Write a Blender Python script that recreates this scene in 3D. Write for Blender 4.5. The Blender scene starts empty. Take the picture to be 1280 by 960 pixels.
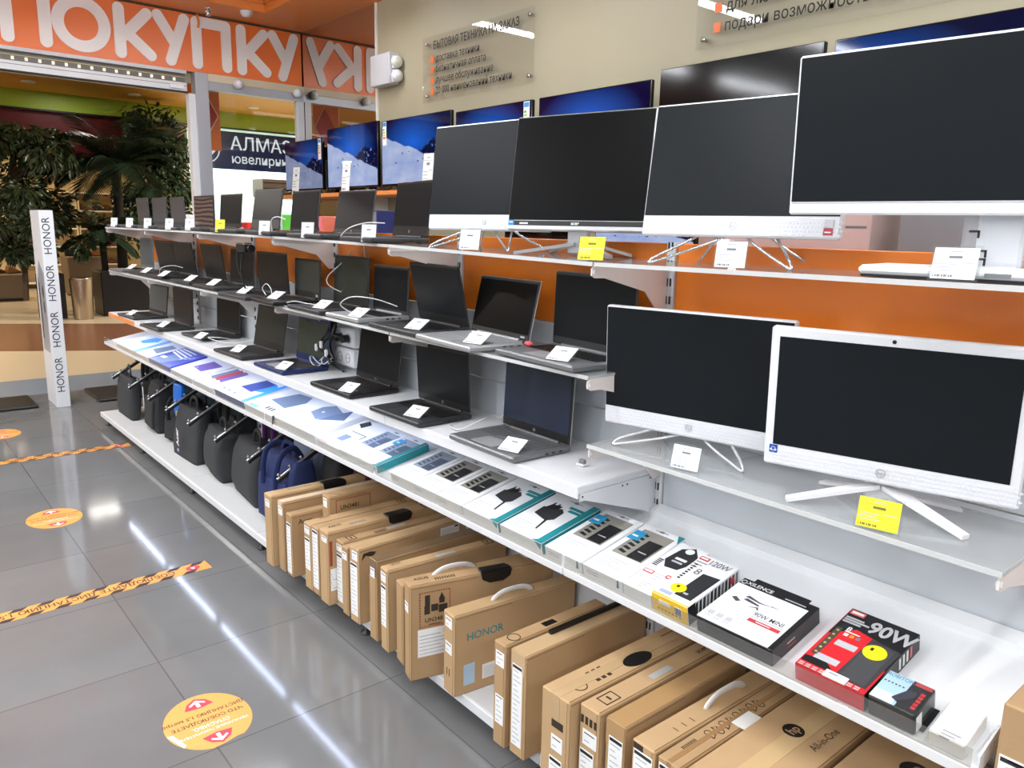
import bpy, math, random
from mathutils import Matrix, Vector
random.seed(7)
SC = bpy.context.scene
COL = SC.collection
R = math.radians

# ------------------------------------------------------------------ colour and materials
def lin(c):
    c /= 255.0
    return c / 12.92 if c <= 0.04045 else ((c + 0.055) / 1.055) ** 2.4
def rgb(r, g, b):
    return (lin(r), lin(g), lin(b), 1.0)
MATS = {}
def P(name, col, rough=0.5, metal=0.0, spec=0.5, coat=0.0, vary=0.0, vscale=20.0, bump=0.0, bscale=200.0, stretch=(1, 1, 1), emit=None, estr=0.0):
    if name in MATS:
        return MATS[name]
    m = bpy.data.materials.new(name)
    m.use_nodes = True
    nt = m.node_tree
    b = nt.nodes['Principled BSDF']
    c = rgb(*col)
    b.inputs['Base Color'].default_value = c
    b.inputs['Roughness'].default_value = rough
    b.inputs['Metallic'].default_value = metal
    b.inputs['Specular IOR Level'].default_value = spec
    b.inputs['Coat Weight'].default_value = coat
    b.inputs['Coat Roughness'].default_value = 0.08
    if emit:
        b.inputs['Emission Color'].default_value = rgb(*emit)
        b.inputs['Emission Strength'].default_value = estr
    if vary or bump:
        tc = nt.nodes.new('ShaderNodeTexCoord')
        mp = nt.nodes.new('ShaderNodeMapping')
        mp.inputs['Scale'].default_value = stretch
        nt.links.new(tc.outputs['Object'], mp.inputs['Vector'])
    if vary:
        n = nt.nodes.new('ShaderNodeTexNoise')
        n.inputs['Scale'].default_value = vscale
        n.inputs['Detail'].default_value = 4
        nt.links.new(mp.outputs['Vector'], n.inputs['Vector'])
        mx = nt.nodes.new('ShaderNodeMix')
        mx.data_type = 'RGBA'
        mx.inputs[6].default_value = tuple(x * (1 - vary) for x in c[:3]) + (1,)
        mx.inputs[7].default_value = tuple(min(1, x * (1 + vary)) for x in c[:3]) + (1,)
        nt.links.new(n.outputs['Fac'], mx.inputs[0])
        nt.links.new(mx.outputs[2], b.inputs['Base Color'])
    if bump:
        n2 = nt.nodes.new('ShaderNodeTexNoise')
        n2.inputs['Scale'].default_value = bscale
        n2.inputs['Detail'].default_value = 3
        nt.links.new(mp.outputs['Vector'], n2.inputs['Vector'])
        bp = nt.nodes.new('ShaderNodeBump')
        bp.inputs['Strength'].default_value = bump
        bp.inputs['Distance'].default_value = 0.002
        nt.links.new(n2.outputs['Fac'], bp.inputs['Height'])
        nt.links.new(bp.outputs['Normal'], b.inputs['Normal'])
    MATS[name] = m
    return m
def emat(name, col, strength):
    if name in MATS:
        return MATS[name]
    m = bpy.data.materials.new(name)
    m.use_nodes = True
    nt = m.node_tree
    nt.nodes.clear()
    o = nt.nodes.new('ShaderNodeOutputMaterial')
    e = nt.nodes.new('ShaderNodeEmission')
    e.inputs['Color'].default_value = rgb(*col)
    e.inputs['Strength'].default_value = strength
    nt.links.new(e.outputs[0], o.inputs['Surface'])
    MATS[name] = m
    return m
def glassmat(name, tint, refl_rough=0.02, opacity=0.06, ior=1.45):
    if name in MATS:
        return MATS[name]
    m = bpy.data.materials.new(name)
    m.use_nodes = True
    nt = m.node_tree
    nt.nodes.clear()
    o = nt.nodes.new('ShaderNodeOutputMaterial')
    t = nt.nodes.new('ShaderNodeBsdfTransparent')
    t.inputs['Color'].default_value = rgb(*tint)
    g = nt.nodes.new('ShaderNodeBsdfGlossy')
    g.inputs['Roughness'].default_value = refl_rough
    d = nt.nodes.new('ShaderNodeBsdfDiffuse')
    d.inputs['Color'].default_value = rgb(226, 228, 228)
    f = nt.nodes.new('ShaderNodeFresnel')
    f.inputs['IOR'].default_value = ior
    m1 = nt.nodes.new('ShaderNodeMixShader')
    m2 = nt.nodes.new('ShaderNodeMixShader')
    m1.inputs[0].default_value = opacity
    nt.links.new(t.outputs[0], m1.inputs[1])
    nt.links.new(d.outputs[0], m1.inputs[2])
    ge = nt.nodes.new('ShaderNodeNewGeometry')
    iv = nt.nodes.new('ShaderNodeMath')
    iv.operation = 'SUBTRACT'
    iv.inputs[0].default_value = 1.0
    nt.links.new(ge.outputs['Backfacing'], iv.inputs[1])
    mu = nt.nodes.new('ShaderNodeMath')
    mu.operation = 'MULTIPLY'
    nt.links.new(f.outputs[0], mu.inputs[0])
    nt.links.new(iv.outputs[0], mu.inputs[1])
    nt.links.new(mu.outputs[0], m2.inputs[0])
    nt.links.new(m1.outputs[0], m2.inputs[1])
    nt.links.new(g.outputs[0], m2.inputs[2])
    nt.links.new(m2.outputs[0], o.inputs['Surface'])
    MATS[name] = m
    return m

# ------------------------------------------------------------------ mesh builder
TXT = {}
def text_geo(body, bold=0.0):
    k = (body, bold)
    if k not in TXT:
        cu = bpy.data.curves.new('lettering_source', 'FONT')
        cu.body = body
        cu.size = 1.0
        cu.offset = bold
        cu.resolution_u = 3
        ob = bpy.data.objects.new('lettering_source', cu)
        me = bpy.data.meshes.new_from_object(ob)
        vs = [tuple(v.co[:2]) for v in me.vertices]
        fs = [tuple(p.vertices) for p in me.polygons]
        x0 = min(v[0] for v in vs); x1 = max(v[0] for v in vs)
        TXT[k] = ([(x - x0, y) for x, y in vs], fs, x1 - x0)
        bpy.data.objects.remove(ob)
        bpy.data.curves.remove(cu)
        bpy.data.meshes.remove(me)
    return TXT[k]
class MB:
    def __init__(self):
        self.v = []; self.f = []; self.mi = []; self.sm = []; self.mats = []; self.M = Matrix.Identity(4)
    def slot(self, m):
        if m not in self.mats:
            self.mats.append(m)
        return self.mats.index(m)
    def add(self, vs, fs, m, smooth=False):
        o = len(self.v)
        for p in vs:
            self.v.append(tuple(self.M @ Vector(p)))
        s = self.slot(m)
        for f in fs:
            self.f.append(tuple(i + o for i in f)); self.mi.append(s); self.sm.append(smooth)
    def box(self, c, s, m, b=0.0):
        x, y, z = c
        hx, hy, hz = s[0] / 2, s[1] / 2, s[2] / 2
        if b <= 0:
            vs = [(x + i * hx, y + j * hy, z + k * hz) for i in (-1, 1) for j in (-1, 1) for k in (-1, 1)]
            self.add(vs, [(0, 1, 3, 2), (4, 6, 7, 5), (0, 4, 5, 1), (2, 3, 7, 6), (0, 2, 6, 4), (1, 5, 7, 3)], m)
            return
        b = min(b, hx * .95, hy * .95, hz * .95)
        vs = []; idx = {}
        for i in (-1, 1):
            for j in (-1, 1):
                for k in (-1, 1):
                    for a in range(3):
                        d = [hx - b, hy - b, hz - b]
                        d[a] = (hx, hy, hz)[a]
                        idx[(i, j, k, a)] = len(vs)
                        vs.append((x + i * d[0], y + j * d[1], z + k * d[2]))
        fs = []
        for a in range(3):
            p, q = (a + 1) % 3, (a + 2) % 3
            for s1 in (-1, 1):
                f = []
                for (u, w) in ((-1, -1), (1, -1), (1, 1), (-1, 1)):
                    t = [0, 0, 0]; t[a] = s1; t[p] = u; t[q] = w
                    f.append(idx[(t[0], t[1], t[2], a)])
                fs.append(tuple(f if s1 > 0 else f[::-1]))
            for u in (-1, 1):
                for w in (-1, 1):
                    t0 = [0, 0, 0]; t1 = [0, 0, 0]
                    t0[a] = -1; t1[a] = 1
                    t0[p] = t1[p] = u; t0[q] = t1[q] = w
                    f = [idx[(*t0, p)], idx[(*t1, p)], idx[(*t1, q)], idx[(*t0, q)]]
                    fs.append(tuple(f if u * w > 0 else f[::-1]))
        for i in (-1, 1):
            for j in (-1, 1):
                for k in (-1, 1):
                    f = [idx[(i, j, k, 0)], idx[(i, j, k, 1)], idx[(i, j, k, 2)]]
                    fs.append(tuple(f if i * j * k > 0 else f[::-1]))
        self.add(vs, fs, m)
    def prism(self, pts, o, u, v, h, m, smooth=False):
        o = Vector(o); u = Vector(u); v = Vector(v); n = u.cross(v).normalized()
        k = len(pts)
        a = [o + u * p[0] + v * p[1] for p in pts]
        ar = sum(pts[i][0] * pts[(i + 1) % k][1] - pts[(i + 1) % k][0] * pts[i][1] for i in range(k))
        if ar < 0:
            a = a[::-1]
        vs = [tuple(p) for p in a] + [tuple(p + n * h) for p in a]
        fs = [tuple(range(k))[::-1], tuple(range(k, 2 * k))]
        self.add(vs, fs, m)
        self.add(vs, [(i, (i + 1) % k, (i + 1) % k + k, i + k) for i in range(k)], m, smooth)
    def rect(self, o, u, v, x0, y0, x1, y1, m, h=.0006):
        self.prism([(x0, y0), (x1, y0), (x1, y1), (x0, y1)], o, u, v, h, m)
    def disc(self, o, u, v, cx, cy, rx, ry, m, h=.0006, n=20):
        self.prism([(cx + rx * math.cos(2 * math.pi * i / n), cy + ry * math.sin(2 * math.pi * i / n)) for i in range(n)], o, u, v, h, m)
    def ring(self, o, u, v, cx, cy, r0, r1, m, h=.0006, n=24, ky=1.0):
        o = Vector(o); u = Vector(u); v = Vector(v); nn = u.cross(v).normalized()
        vs = []
        for rr, hh in ((r0, h), (r1, h), (r0, 0), (r1, 0)):
            for i in range(n):
                t = 2 * math.pi * i / n
                vs.append(tuple(o + u * (cx + rr * math.cos(t)) + v * (cy + ky * rr * math.sin(t)) + nn * hh))
        fs = []
        for i in range(n):
            j = (i + 1) % n
            fs += [(i, n + i, n + j, j), (n + i, 3 * n + i, 3 * n + j, n + j), (2 * n + i, i, j, 2 * n + j)]
        self.add(vs, fs, m)
    def text(self, o, u, v, body, size, m, h=.0009, x=0, y=0, align='L', bold=0.0, sx=1.0, thick=0.0):
        vs, fs, w = text_geo(body, bold)
        o = Vector(o); u = Vector(u); v = Vector(v); n = u.cross(v).normalized()
        off = {'L': 0, 'C': -w / 2, 'R': -w}[align]
        p = [tuple(o + u * (x + (a + off) * size * sx) + v * (y + b * size) + n * h) for a, b in vs]
        self.add(p, fs, m)
        if thick:
            ed = {}
            for f in fs:
                for i in range(len(f)):
                    e = (f[i], f[(i + 1) % len(f)])
                    ed[e] = 1
            q = [tuple(o + u * (x + (a + off) * size * sx) + v * (y + b * size) + n * (h - thick)) for a, b in vs]
            k = len(vs)
            sf = [(a, a + k, b + k, b) for (a, b) in ed if (b, a) not in ed]
            self.add(p + q, sf, m)
    def tube(self, pts, r, m, n=8, cap=True, rs=None, flat=1.0):
        pts = [Vector(p) for p in pts]
        k = len(pts)
        T = []
        for i in range(k):
            a = pts[max(i - 1, 0)]; b = pts[min(i + 1, k - 1)]
            T.append((b - a).normalized())
        up = Vector((0, 0, 1)) if abs(T[0].z) < .9 else Vector((1, 0, 0))
        N = (up - T[0] * up.dot(T[0])).normalized()
        vs = []
        for i in range(k):
            N = (N - T[i] * N.dot(T[i])).normalized()
            B = T[i].cross(N)
            rr = rs[i] if rs else r
            for j in range(n):
                t = 2 * math.pi * j / n
                vs.append(tuple(pts[i] + N * (math.cos(t) * rr) + B * (math.sin(t) * rr * flat)))
        fs = [(i * n + j, i * n + (j + 1) % n, (i + 1) * n + (j + 1) % n, (i + 1) * n + j) for i in range(k - 1) for j in range(n)]
        self.add(vs, fs, m, True)
        if cap:
            self.add(vs[:n], [tuple(range(n))[::-1]], m)
            self.add(vs[-n:], [tuple(range(n))], m)
    def lathe(self, prof, c, m, n=24, axis='z'):
        vs = []
        for (r, z) in prof:
            for j in range(n):
                t = 2 * math.pi * j / n
                p = (r * math.cos(t), r * math.sin(t), z)
                if axis == 'x': p = (p[2], p[0], p[1])
                if axis == 'y': p = (p[1], p[2], p[0])
                vs.append((c[0] + p[0], c[1] + p[1], c[2] + p[2]))
        k = len(prof)
        fs = [(i * n + j, i * n + (j + 1) % n, (i + 1) * n + (j + 1) % n, (i + 1) * n + j) for i in range(k - 1) for j in range(n)]
        self.add(vs, fs, m, True)
        if prof[0][0] > 1e-5: self.add(vs[:n], [tuple(range(n))[::-1]], m)
        if prof[-1][0] > 1e-5: self.add(vs[-n:], [tuple(range(n))], m)
    def cyl(self, a, b, r, m, n=12):
        self.tube([a, b], r, m, n)
    def build(self, name, parent=None):
        me = bpy.data.meshes.new(name)
        me.from_pydata(self.v, [], self.f)
        for m in self.mats:
            me.materials.append(m)
        me.polygons.foreach_set('material_index', self.mi)
        me.polygons.foreach_set('use_smooth', self.sm)
        me.update()
        o = bpy.data.objects.new(name, me)
        COL.objects.link(o)
        if parent is not None:
            o.parent = parent
        return o
def smooth_path(pts, n=6):
    pts = [Vector(p) for p in pts]
    out = []
    for i in range(len(pts) - 1):
        p0 = pts[max(i - 1, 0)]; p1 = pts[i]; p2 = pts[i + 1]; p3 = pts[min(i + 2, len(pts) - 1)]
        for k in range(n):
            t = k / n
            out.append(0.5 * ((2 * p1) + (p2 - p0) * t + (2 * p0 - 5 * p1 + 4 * p2 - p3) * t * t + (3 * p1 - p0 - 3 * p2 + p3) * t ** 3))
    out.append(pts[-1])
    return out
def tag(o, label=None, cat=None, group=None, kind=None):
    if label: o['label'] = label
    if cat: o['category'] = cat
    if group: o['group'] = group
    if kind: o['kind'] = kind
    return o
def thing(name, label, cat, loc=(0, 0, 0), rot=(0, 0, 0), group=None):
    o = bpy.data.objects.new(name, None)
    o.empty_display_size = .05
    COL.objects.link(o)
    o.location = loc
    o.rotation_euler = rot
    return tag(o, label, cat, group)
def struct(o):
    o['kind'] = 'structure'
    return o
ORD = ['', 'first', 'second', 'third', 'fourth', 'fifth', 'sixth', 'seventh', 'eighth', 'ninth', 'tenth', 'eleventh', 'twelfth', 'thirteenth', 'fourteenth', 'fifteenth', 'sixteenth', 'seventeenth', 'eighteenth']
X3 = (1, 0, 0); Y3 = (0, 1, 0); Z3 = (0, 0, 1)

# ------------------------------------------------------------------ palette
white_metal = P('white_metal', (224, 225, 226), .35)
panel_grey = P('panel_grey', (205, 209, 214), .4)
orange_pl = P('orange_plastic', (238, 128, 34), .28)
silver = P('silver', (190, 190, 190), .3, .9)
chrome = P('chrome', (215, 215, 215), .15, 1)
dkgrey = P('dark_grey_plastic', (44, 45, 47), .45)
black = P('black_plastic', (16, 16, 17), .4)
gloss_black = P('gloss_black', (7, 7, 8), .1, spec=.3)
screen_m = P('matte_screen', (25, 28, 31), .3, spec=.14)
screen_g = P('gloss_screen', (12, 13, 14), .09, spec=.55)
white_pl = P('white_plastic', (236, 236, 238), .3)
white_pat = P('white_textured_plastic', (232, 232, 236), .4, bump=.5, bscale=260)
paper = P('white_paper', (240, 240, 238), .6)
yellow_p = P('yellow_paper', (238, 226, 40), .6)
ink = P('grey_ink', (120, 122, 126), .7)
ink_d = P('dark_ink', (40, 40, 42), .7)
ink_l = P('light_ink', (185, 186, 190), .7)
cable_w = P('white_cable', (222, 222, 222), .4)
cable_b = P('black_cable', (20, 20, 20), .45)
card = P('cardboard', (176, 144, 106), .75, spec=.25, vary=.09, vscale=9, bump=.15, bscale=150)
card2 = P('cardboard_pale', (188, 156, 116), .72, spec=.25, vary=.08, vscale=7, bump=.15, bscale=150)
card_d = P('cardboard_edge', (126, 94, 60), .8, spec=.2)
tape_m = P('packing_tape', (196, 166, 126), .15)
clear = glassmat('clear_acrylic', (246, 248, 248), .03, .03)
shelf_glass = glassmat('shelf_glass', (243, 245, 245), .05, .24, 1.45)
shelf_glass_edge = glassmat('shelf_glass_edge', (214, 218, 217), .1, .45)
sign_clear = glassmat('sign_acrylic', (250, 250, 249), .02, .015)
pane_glass = glassmat('pane_glass', (244, 248, 247), .0, .0, 1.45)
PW = 26; MALL = 1.5; EXPO = -0.42
# ------------------------------------------------------------------ setting
def floor_mat():
    m = bpy.data.materials.new('grey_porcelain_tiles'); m.use_nodes = True
    nt = m.node_tree; b = nt.nodes['Principled BSDF']; N = nt.nodes.new; L = nt.links.new
    tc = N('ShaderNodeTexCoord'); sp = N('ShaderNodeSeparateXYZ'); L(tc.outputs['Object'], sp.inputs[0])
    def grid(sock, off):
        a = N('ShaderNodeMath'); a.operation = 'SUBTRACT'; L(sock, a.inputs[0]); a.inputs[1].default_value = off
        c = N('ShaderNodeMath'); c.operation = 'PINGPONG'; L(a.outputs[0], c.inputs[0]); c.inputs[1].default_value = .295
        d = N('ShaderNodeMath'); d.operation = 'LESS_THAN'; L(c.outputs[0], d.inputs[0]); d.inputs[1].default_value = .0022
        f = N('ShaderNodeMath'); f.operation = 'DIVIDE'; L(a.outputs[0], f.inputs[0]); f.inputs[1].default_value = .59
        g = N('ShaderNodeMath'); g.operation = 'FLOOR'; L(f.outputs[0], g.inputs[0])
        return d.outputs[0], g.outputs[0]
    gx, ix = grid(sp.outputs[0], .667); gy, iy = grid(sp.outputs[1], 2.11)
    mx = N('ShaderNodeMath'); mx.operation = 'MAXIMUM'; L(gx, mx.inputs[0]); L(gy, mx.inputs[1])
    cb = N('ShaderNodeCombineXYZ'); L(ix, cb.inputs[0]); L(iy, cb.inputs[1])
    wn = N('ShaderNodeTexWhiteNoise'); L(cb.outputs[0], wn.inputs['Vector'])
    ns = N('ShaderNodeTexNoise'); ns.inputs['Scale'].default_value = 2.2; ns.inputs['Detail'].default_value = 6; L(tc.outputs['Object'], ns.inputs['Vector'])
    ad = N('ShaderNodeMath'); ad.operation = 'MULTIPLY_ADD'; L(wn.outputs['Value'], ad.inputs[0]); ad.inputs[1].default_value = .35; L(ns.outputs['Fac'], ad.inputs[2])
    mr = N('ShaderNodeMapRange'); L(ad.outputs[0], mr.inputs[0]); mr.inputs[1].default_value = .2; mr.inputs[2].default_value = 1.1
    cr = N('ShaderNodeMix'); cr.data_type = 'RGBA'; L(mr.outputs[0], cr.inputs[0])
    cr.inputs[6].default_value = rgb(106, 106, 106); cr.inputs[7].default_value = rgb(126, 126, 126)
    c2 = N('ShaderNodeMix'); c2.data_type = 'RGBA'; L(mx.outputs[0], c2.inputs[0]); L(cr.outputs[2], c2.inputs[6]); c2.inputs[7].default_value = rgb(92, 92, 92)
    L(c2.outputs[2], b.inputs['Base Color'])
    rr = N('ShaderNodeMapRange'); L(ns.outputs['Fac'], rr.inputs[0]); rr.inputs[3].default_value = .055; rr.inputs[4].default_value = .11
    L(rr.outputs[0], b.inputs['Roughness'])
    b.inputs['Specular IOR Level'].default_value = .6
    return m
def mall_floor_mat():
    m = bpy.data.materials.new('mall_floor_bands'); m.use_nodes = True
    nt = m.node_tree; b = nt.nodes['Principled BSDF']; N = nt.nodes.new; L = nt.links.new
    tc = N('ShaderNodeTexCoord'); sp = N('ShaderNodeSeparateXYZ'); L(tc.outputs['Object'], sp.inputs[0])
    a = N('ShaderNodeMath'); a.operation = 'MULTIPLY_ADD'; L(sp.outputs[0], a.inputs[0]); a.inputs[1].default_value = .57; L(sp.outputs[1], a.inputs[2])
    r = N('ShaderNodeValToRGB'); r.color_ramp.interpolation = 'CONSTANT'
    d = N('ShaderNodeMapRange'); L(a.outputs[0], d.inputs[0]); d.inputs[1].default_value = 8; d.inputs[2].default_value = 24
    L(d.outputs[0], r.inputs[0])
    e = r.color_ramp.elements
    e[0].color = rgb(202, 186, 154); e[0].position = 0
    e[1].color = rgb(122, 84, 62); e[1].position = (11.32 - 8) / 16
    n = e.new((14.4 - 8) / 16); n.color = rgb(206, 190, 160)
    n = e.new((21.0 - 8) / 16); n.color = rgb(204, 190, 162)
    L(r.outputs[0], b.inputs['Base Color']); b.inputs['Roughness'].default_value = .25
    return m
def slab(name, c, s, m):
    k = MB(); k.box(c, s, m); o = k.build(name); return struct(o)
slab('floor', (-1.05, 1.4, -.05), (9.9, 12.9, .1), floor_mat())
strip_m = P('blue_grey_threshold', (128, 140, 152), .25)
slab('floor_threshold', (-1.05, 8.25, -.05), (9.9, .8, .1), strip_m)
slab('floor_mall', (3, 17.325, -.05), (26, 17.35, .1), mall_floor_mat())
beige = P('beige_wall_paint', (170, 161, 135), .55, vary=.02, vscale=3)
ceil_w = P('ceiling_white', (225, 222, 214), .6)
orange_c = P('orange_ceiling_paint', (232, 142, 68), .45)
slab('wall_right', (3.84, .7, 1.78), (.1, 11.52, 3.56), beige)
grey_w = P('grey_wall_paint', (214, 216, 219), .6)
slab('wall_left', (-5.95, 1.4, 1.78), (.1, 12.9, 3.56), grey_w)
slab('wall_back', (-1.05, -5.1, 1.78), (9.9, .1, 3.56), grey_w)
# mirror-clad stretch of the right wall next to the shop front
mir = P('mirror_glass', (226, 222, 216), .012, 1.0)
slab('wall_right_mirror', (3.84, 7.26, 1.78), (.1, 1.6, 3.56), mir)
trim_w = P('white_trim', (230, 228, 222), .4)
slab('trim_1', (3.785, 6.462, 1.73), (.02, .024, 3.46), trim_w)
# ceilings: white over the shop, orange bulkhead with a coffer by the shop front
slab('ceiling', (-1.05, .7, 3.51), (9.9, 11.3, .1), ceil_w)
k = MB()
k.box((-1.05, 6.5, 3.5), (9.9, .3, .08), orange_c)
k.box((3.55, 7.3, 3.5), (.7, 1.3, .08), orange_c)
k.box((2.2, 7.72, 3.5), (2.0, .46, .08), orange_c)
k.box((-2.1, 7.3, 3.5), (6.6, 1.3, .08), orange_c)
k.box((2.2, 7.07, 3.62), (2.0, .84, .02), orange_c)
for (c, s) in (((2.2, 6.66, 3.575), (2.0, .02, .09)), ((2.2, 7.48, 3.575), (2.0, .02, .09)), ((1.21, 7.07, 3.575), (.02, .84, .09)), ((3.19, 7.07, 3.575), (.02, .84, .09))):
    k.box(c, s, orange_c)
struct(k.build('ceiling_bulkhead'))
# shop front: column, sill band, post, glazing
grey_al = P('grey_aluminium', (165, 167, 172), .4, .3)
band_b = P('cream_band', (214, 202, 172), .5)
k = MB(); k.box((2.735, 8.0, 1.465), (.125, .12, 2.93), grey_al, .004)
struct(k.build('trim_2'))
k = MB(); k.box((2.645, 8.0, 1.365), (.07, .09, 2.73), white_metal, .004)
struct(k.build('trim_3'))
k = MB(); k.box((3.295, 8.0, 2.895), (.99, .1, .07), band_b); k.box((3.295, 8.0, 2.82), (.99, .08, .08), grey_al); k.box((3.295, 8.02, .05), (.99, .1, .1), grey_al)
struct(k.build('trim_4'))
k = MB(); k.box((3.75, 8.0, 1.4), (.075, .08, 2.76), white_metal, .003)
struct(k.build('trim_5'))
k = MB(); k.box((3.256, 8.0, 1.44), (.91, .01, 2.68), pane_glass)
struct(k.build('window_1'))
slab('wall_front', (-4.2, 8.0, 1.78), (3.4, .12, 3.56), beige)
slab('wall_lintel', (.65, 8.09, 3.2), (6.3, .08, .72), beige)
# ------------------------------------------------------------------ orange fascia with white lettering
ban_o = P('orange_banner', (236, 120, 54), .35)
let_w = P('banner_letter_white', (244, 240, 236), .45)
t = thing('fascia_sign', 'long orange fascia with big white rounded letters above the shop entrance', 'sign', (0, 8.0, 2.93))
k = MB(); k.box((.65, 0, .262), (6.26, .04, .524), ban_o); k.box((.65, -.0215, .519), (6.26, .003, .008), ink_d)
k.build('panel', t)
def stroke(k, a, b, r, m, y=-.03, h=.012):
    a = Vector((a[0], a[1])); b = Vector((b[0], b[1]))
    d = (b - a).normalized(); n = Vector((-d.y, d.x)); pts = []
    s = math.atan2(n.y, n.x)
    for i in range(9): t_ = s + math.pi * i / 8; pts.append((a.x + r * math.cos(t_), a.y + r * math.sin(t_)))
    for i in range(9): t_ = s + math.pi + math.pi * i / 8; pts.append((b.x + r * math.cos(t_), b.y + r * math.sin(t_)))
    k.prism(pts, (0, -.02, 0), X3, Z3, h, m)
rr = .048; lo = .08; hi = .455
def L_P(x0, x1): return [((x0, lo), (x0, hi)), ((x1, lo), (x1, hi)), ((x0, hi), (x1, hi))]
def L_K(x0, x1): return [((x0, lo), (x0, hi)), ((x0 + .04, .235), (x1 - .02, hi - .01)), ((x0 + .06, .26), (x1, lo + .01))]
def L_Y(x0, x1): return [((x0, hi), ((x0 + x1) / 2 + .02, .235)), ((x1, hi), (x0 + .1, lo - .005))]
letters = {'letter_p': [L_P(1.18, 1.46), L_P(2.72, 3.0)], 'letter_k': [L_K(2.045, 2.3), L_K(3.15, 3.4)], 'letter_y': [L_Y(2.375, 2.61), L_Y(3.47, 3.7)]}
for nm, ls in letters.items():
    for st in ls:
        k = MB()
        for i, (a, b) in enumerate(st): stroke(k, a, b, rr, let_w, h=.012 + .0004 * i)
        k.build(nm, t)
k = MB(); k.ring((0, -.02, 0), X3, Z3, 1.74, .268, .135, .232, let_w, .012, 40, 1.0)
k.build('letter_o', t)
k = MB(); k.tube(smooth_path([(2.735, 8.0 - 8.0 - .03, .52), (2.74, -.05, .45), (2.735, -.04, .40)]), .012, orange_c, 8)
k.build('orange_strap', t)
# roller shutter housing and its light strip
t = thing('roller_shutter_box', 'grey roller shutter housing with a row of small lights under the fascia', 'shutter', (0, 8.0, 2.73))
sh_g = P('shutter_grey', (188, 188, 190), .4, .2); sh_d = P('shutter_dark', (110, 106, 98), .5)
k = MB(); k.box((1.05, 0, .185), (3.1, .1, .03), sh_g); k.box((1.05, .03, .13), (3.1, .05, .08), sh_d); k.box((1.05, 0, .045), (3.1, .1, .086), white_metal, .004); k.box((1.05, -.052, .06), (3.1, .003, .003), ink_d)
k.box((1.05, -.03, .005), (3.1, .07, .01), ink_d)
k.build('housing', t)
k = MB()
led = emat('led_module', (255, 244, 225), 1.5)
for i in range(30): k.box((2.5 - i * .1, 0, .118), (.022, .008, .026), led)
k.box((1.05, .003, .143), (3.1, .004, .004), P('wire_yellow', (220, 200, 120), .5))
k.build('light_strip', t)
k = MB(); k.box((2.5, -.06, .045), (.13, .02, .04), white_pl, .004); k.build('lock_box', t)
# small devices on the front
for i, (x, z, lb) in enumerate(((3.08, 2.865, 'round white motion sensor on the cream band above the glass'), (3.70, 2.855, 'round white sensor at the corner post beside the mirror wall'))):
    k = MB(); k.lathe([(.0, -.06), (.03, -.055), (.045, -.03), (.045, .01), (.03, .03)], (x, 7.93, z), white_pl, 20, 'y')
    k.disc((x, 7.873, z), X3, Z3, 0, 0, .012, .012, ink, .001)
    tag(k.build('motion_sensor'), lb, 'sensor', 'round sensors above the glass')
k = MB(); k.lathe([(.055, .0), (.055, -.02), (.04, -.045), (.0, -.05)], (3.05, 7.56, 3.46), white_pl, 20)
tag(k.build('smoke_detector'), 'white domed smoke detector on the orange ceiling', 'smoke detector')
t = thing('sprinkler_head', 'small chrome sprinkler head hanging from the orange ceiling', 'sprinkler', (2.75, 7.71, 3.46))
k = MB(); k.lathe([(.03, 0), (.03, -.006), (.012, -.01), (.010, -.05)], (0, 0, 0), chrome, 16); k.build('escutcheon', t)
k = MB(); k.tube([(-.016, 0, -.012), (-.018, 0, -.04), (0, 0, -.062)], .004, chrome, 6); k.tube([(.016, 0, -.012), (.018, 0, -.04), (0, 0, -.062)], .004, chrome, 6); k.lathe([(.0, -.068), (.026, -.066), (.026, -.062), (0, -.062)], (0, 0, 0), chrome, 14); k.build('deflector', t)
# emergency light on the beige wall
t = thing('emergency_light', 'grey emergency light box with twin lamps on the beige wall corner', 'emergency light', (3.735, 6.24, 2.73))
k = MB(); k.box((0, 0, .128), (.105, .32, .256), P('light_grey_steel', (196, 197, 200), .45), .006); k.build('housing', t)
for dz in (.175, .06):
    k = MB(); k.box((.0, -.172, dz), (.05, .03, .1), white_pl, .005)
    k.lathe([(.05, -.0), (.05, -.03), (.03, -.05), (0, -.055)], (.0, -.187, dz), P('lamp_lens', (225, 222, 210), .15) if dz > .1 else white_pl, 18, 'y'); k.build('lamp_head', t)
# acrylic wall signs
def wall_sign(y0, y1, z0, z1, lines, label):
    t = thing('acrylic_sign', label, 'sign', (3.79, y0, z0), (0, 0, R(-90)))
    w = y0 - y1; h = z1 - z0
    k = MB(); k.box((w / 2, -.028, h / 2), (w, .005, h), sign_clear, .001); k.build('acrylic_sheet', t)
    for x in (.05, w - .05):
        for z in (.05, h - .05):
            k = MB(); k.lathe([(.011, 0), (.011, .028), (.014, .03), (.014, .036), (0, .038)], (x, 0, z), chrome, 12, 'y')
            for i in range(len(k.v)): k.v[i] = (k.v[i][0], -k.v[i][1], k.v[i][2])
            k.build('standoff_bolt', t)
    orb = P('orange_bullet', (236, 112, 50), .5)
    for (tx, x, z, s, bold, bl, sx) in lines:
        k = MB()
        k.text((0, -.0312, 0), X3, Z3, tx, s, P('sign_black', (18, 17, 17), .6), 0, x, z, 'L', bold or .006, sx)
        k.build('lettering', t)
        if bl:
            b = MB(); b.box((x - .05, -.0325, z + s * .3), (.042, .003, .05), orb); b.build('bullet_mark', t)
    return t
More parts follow.
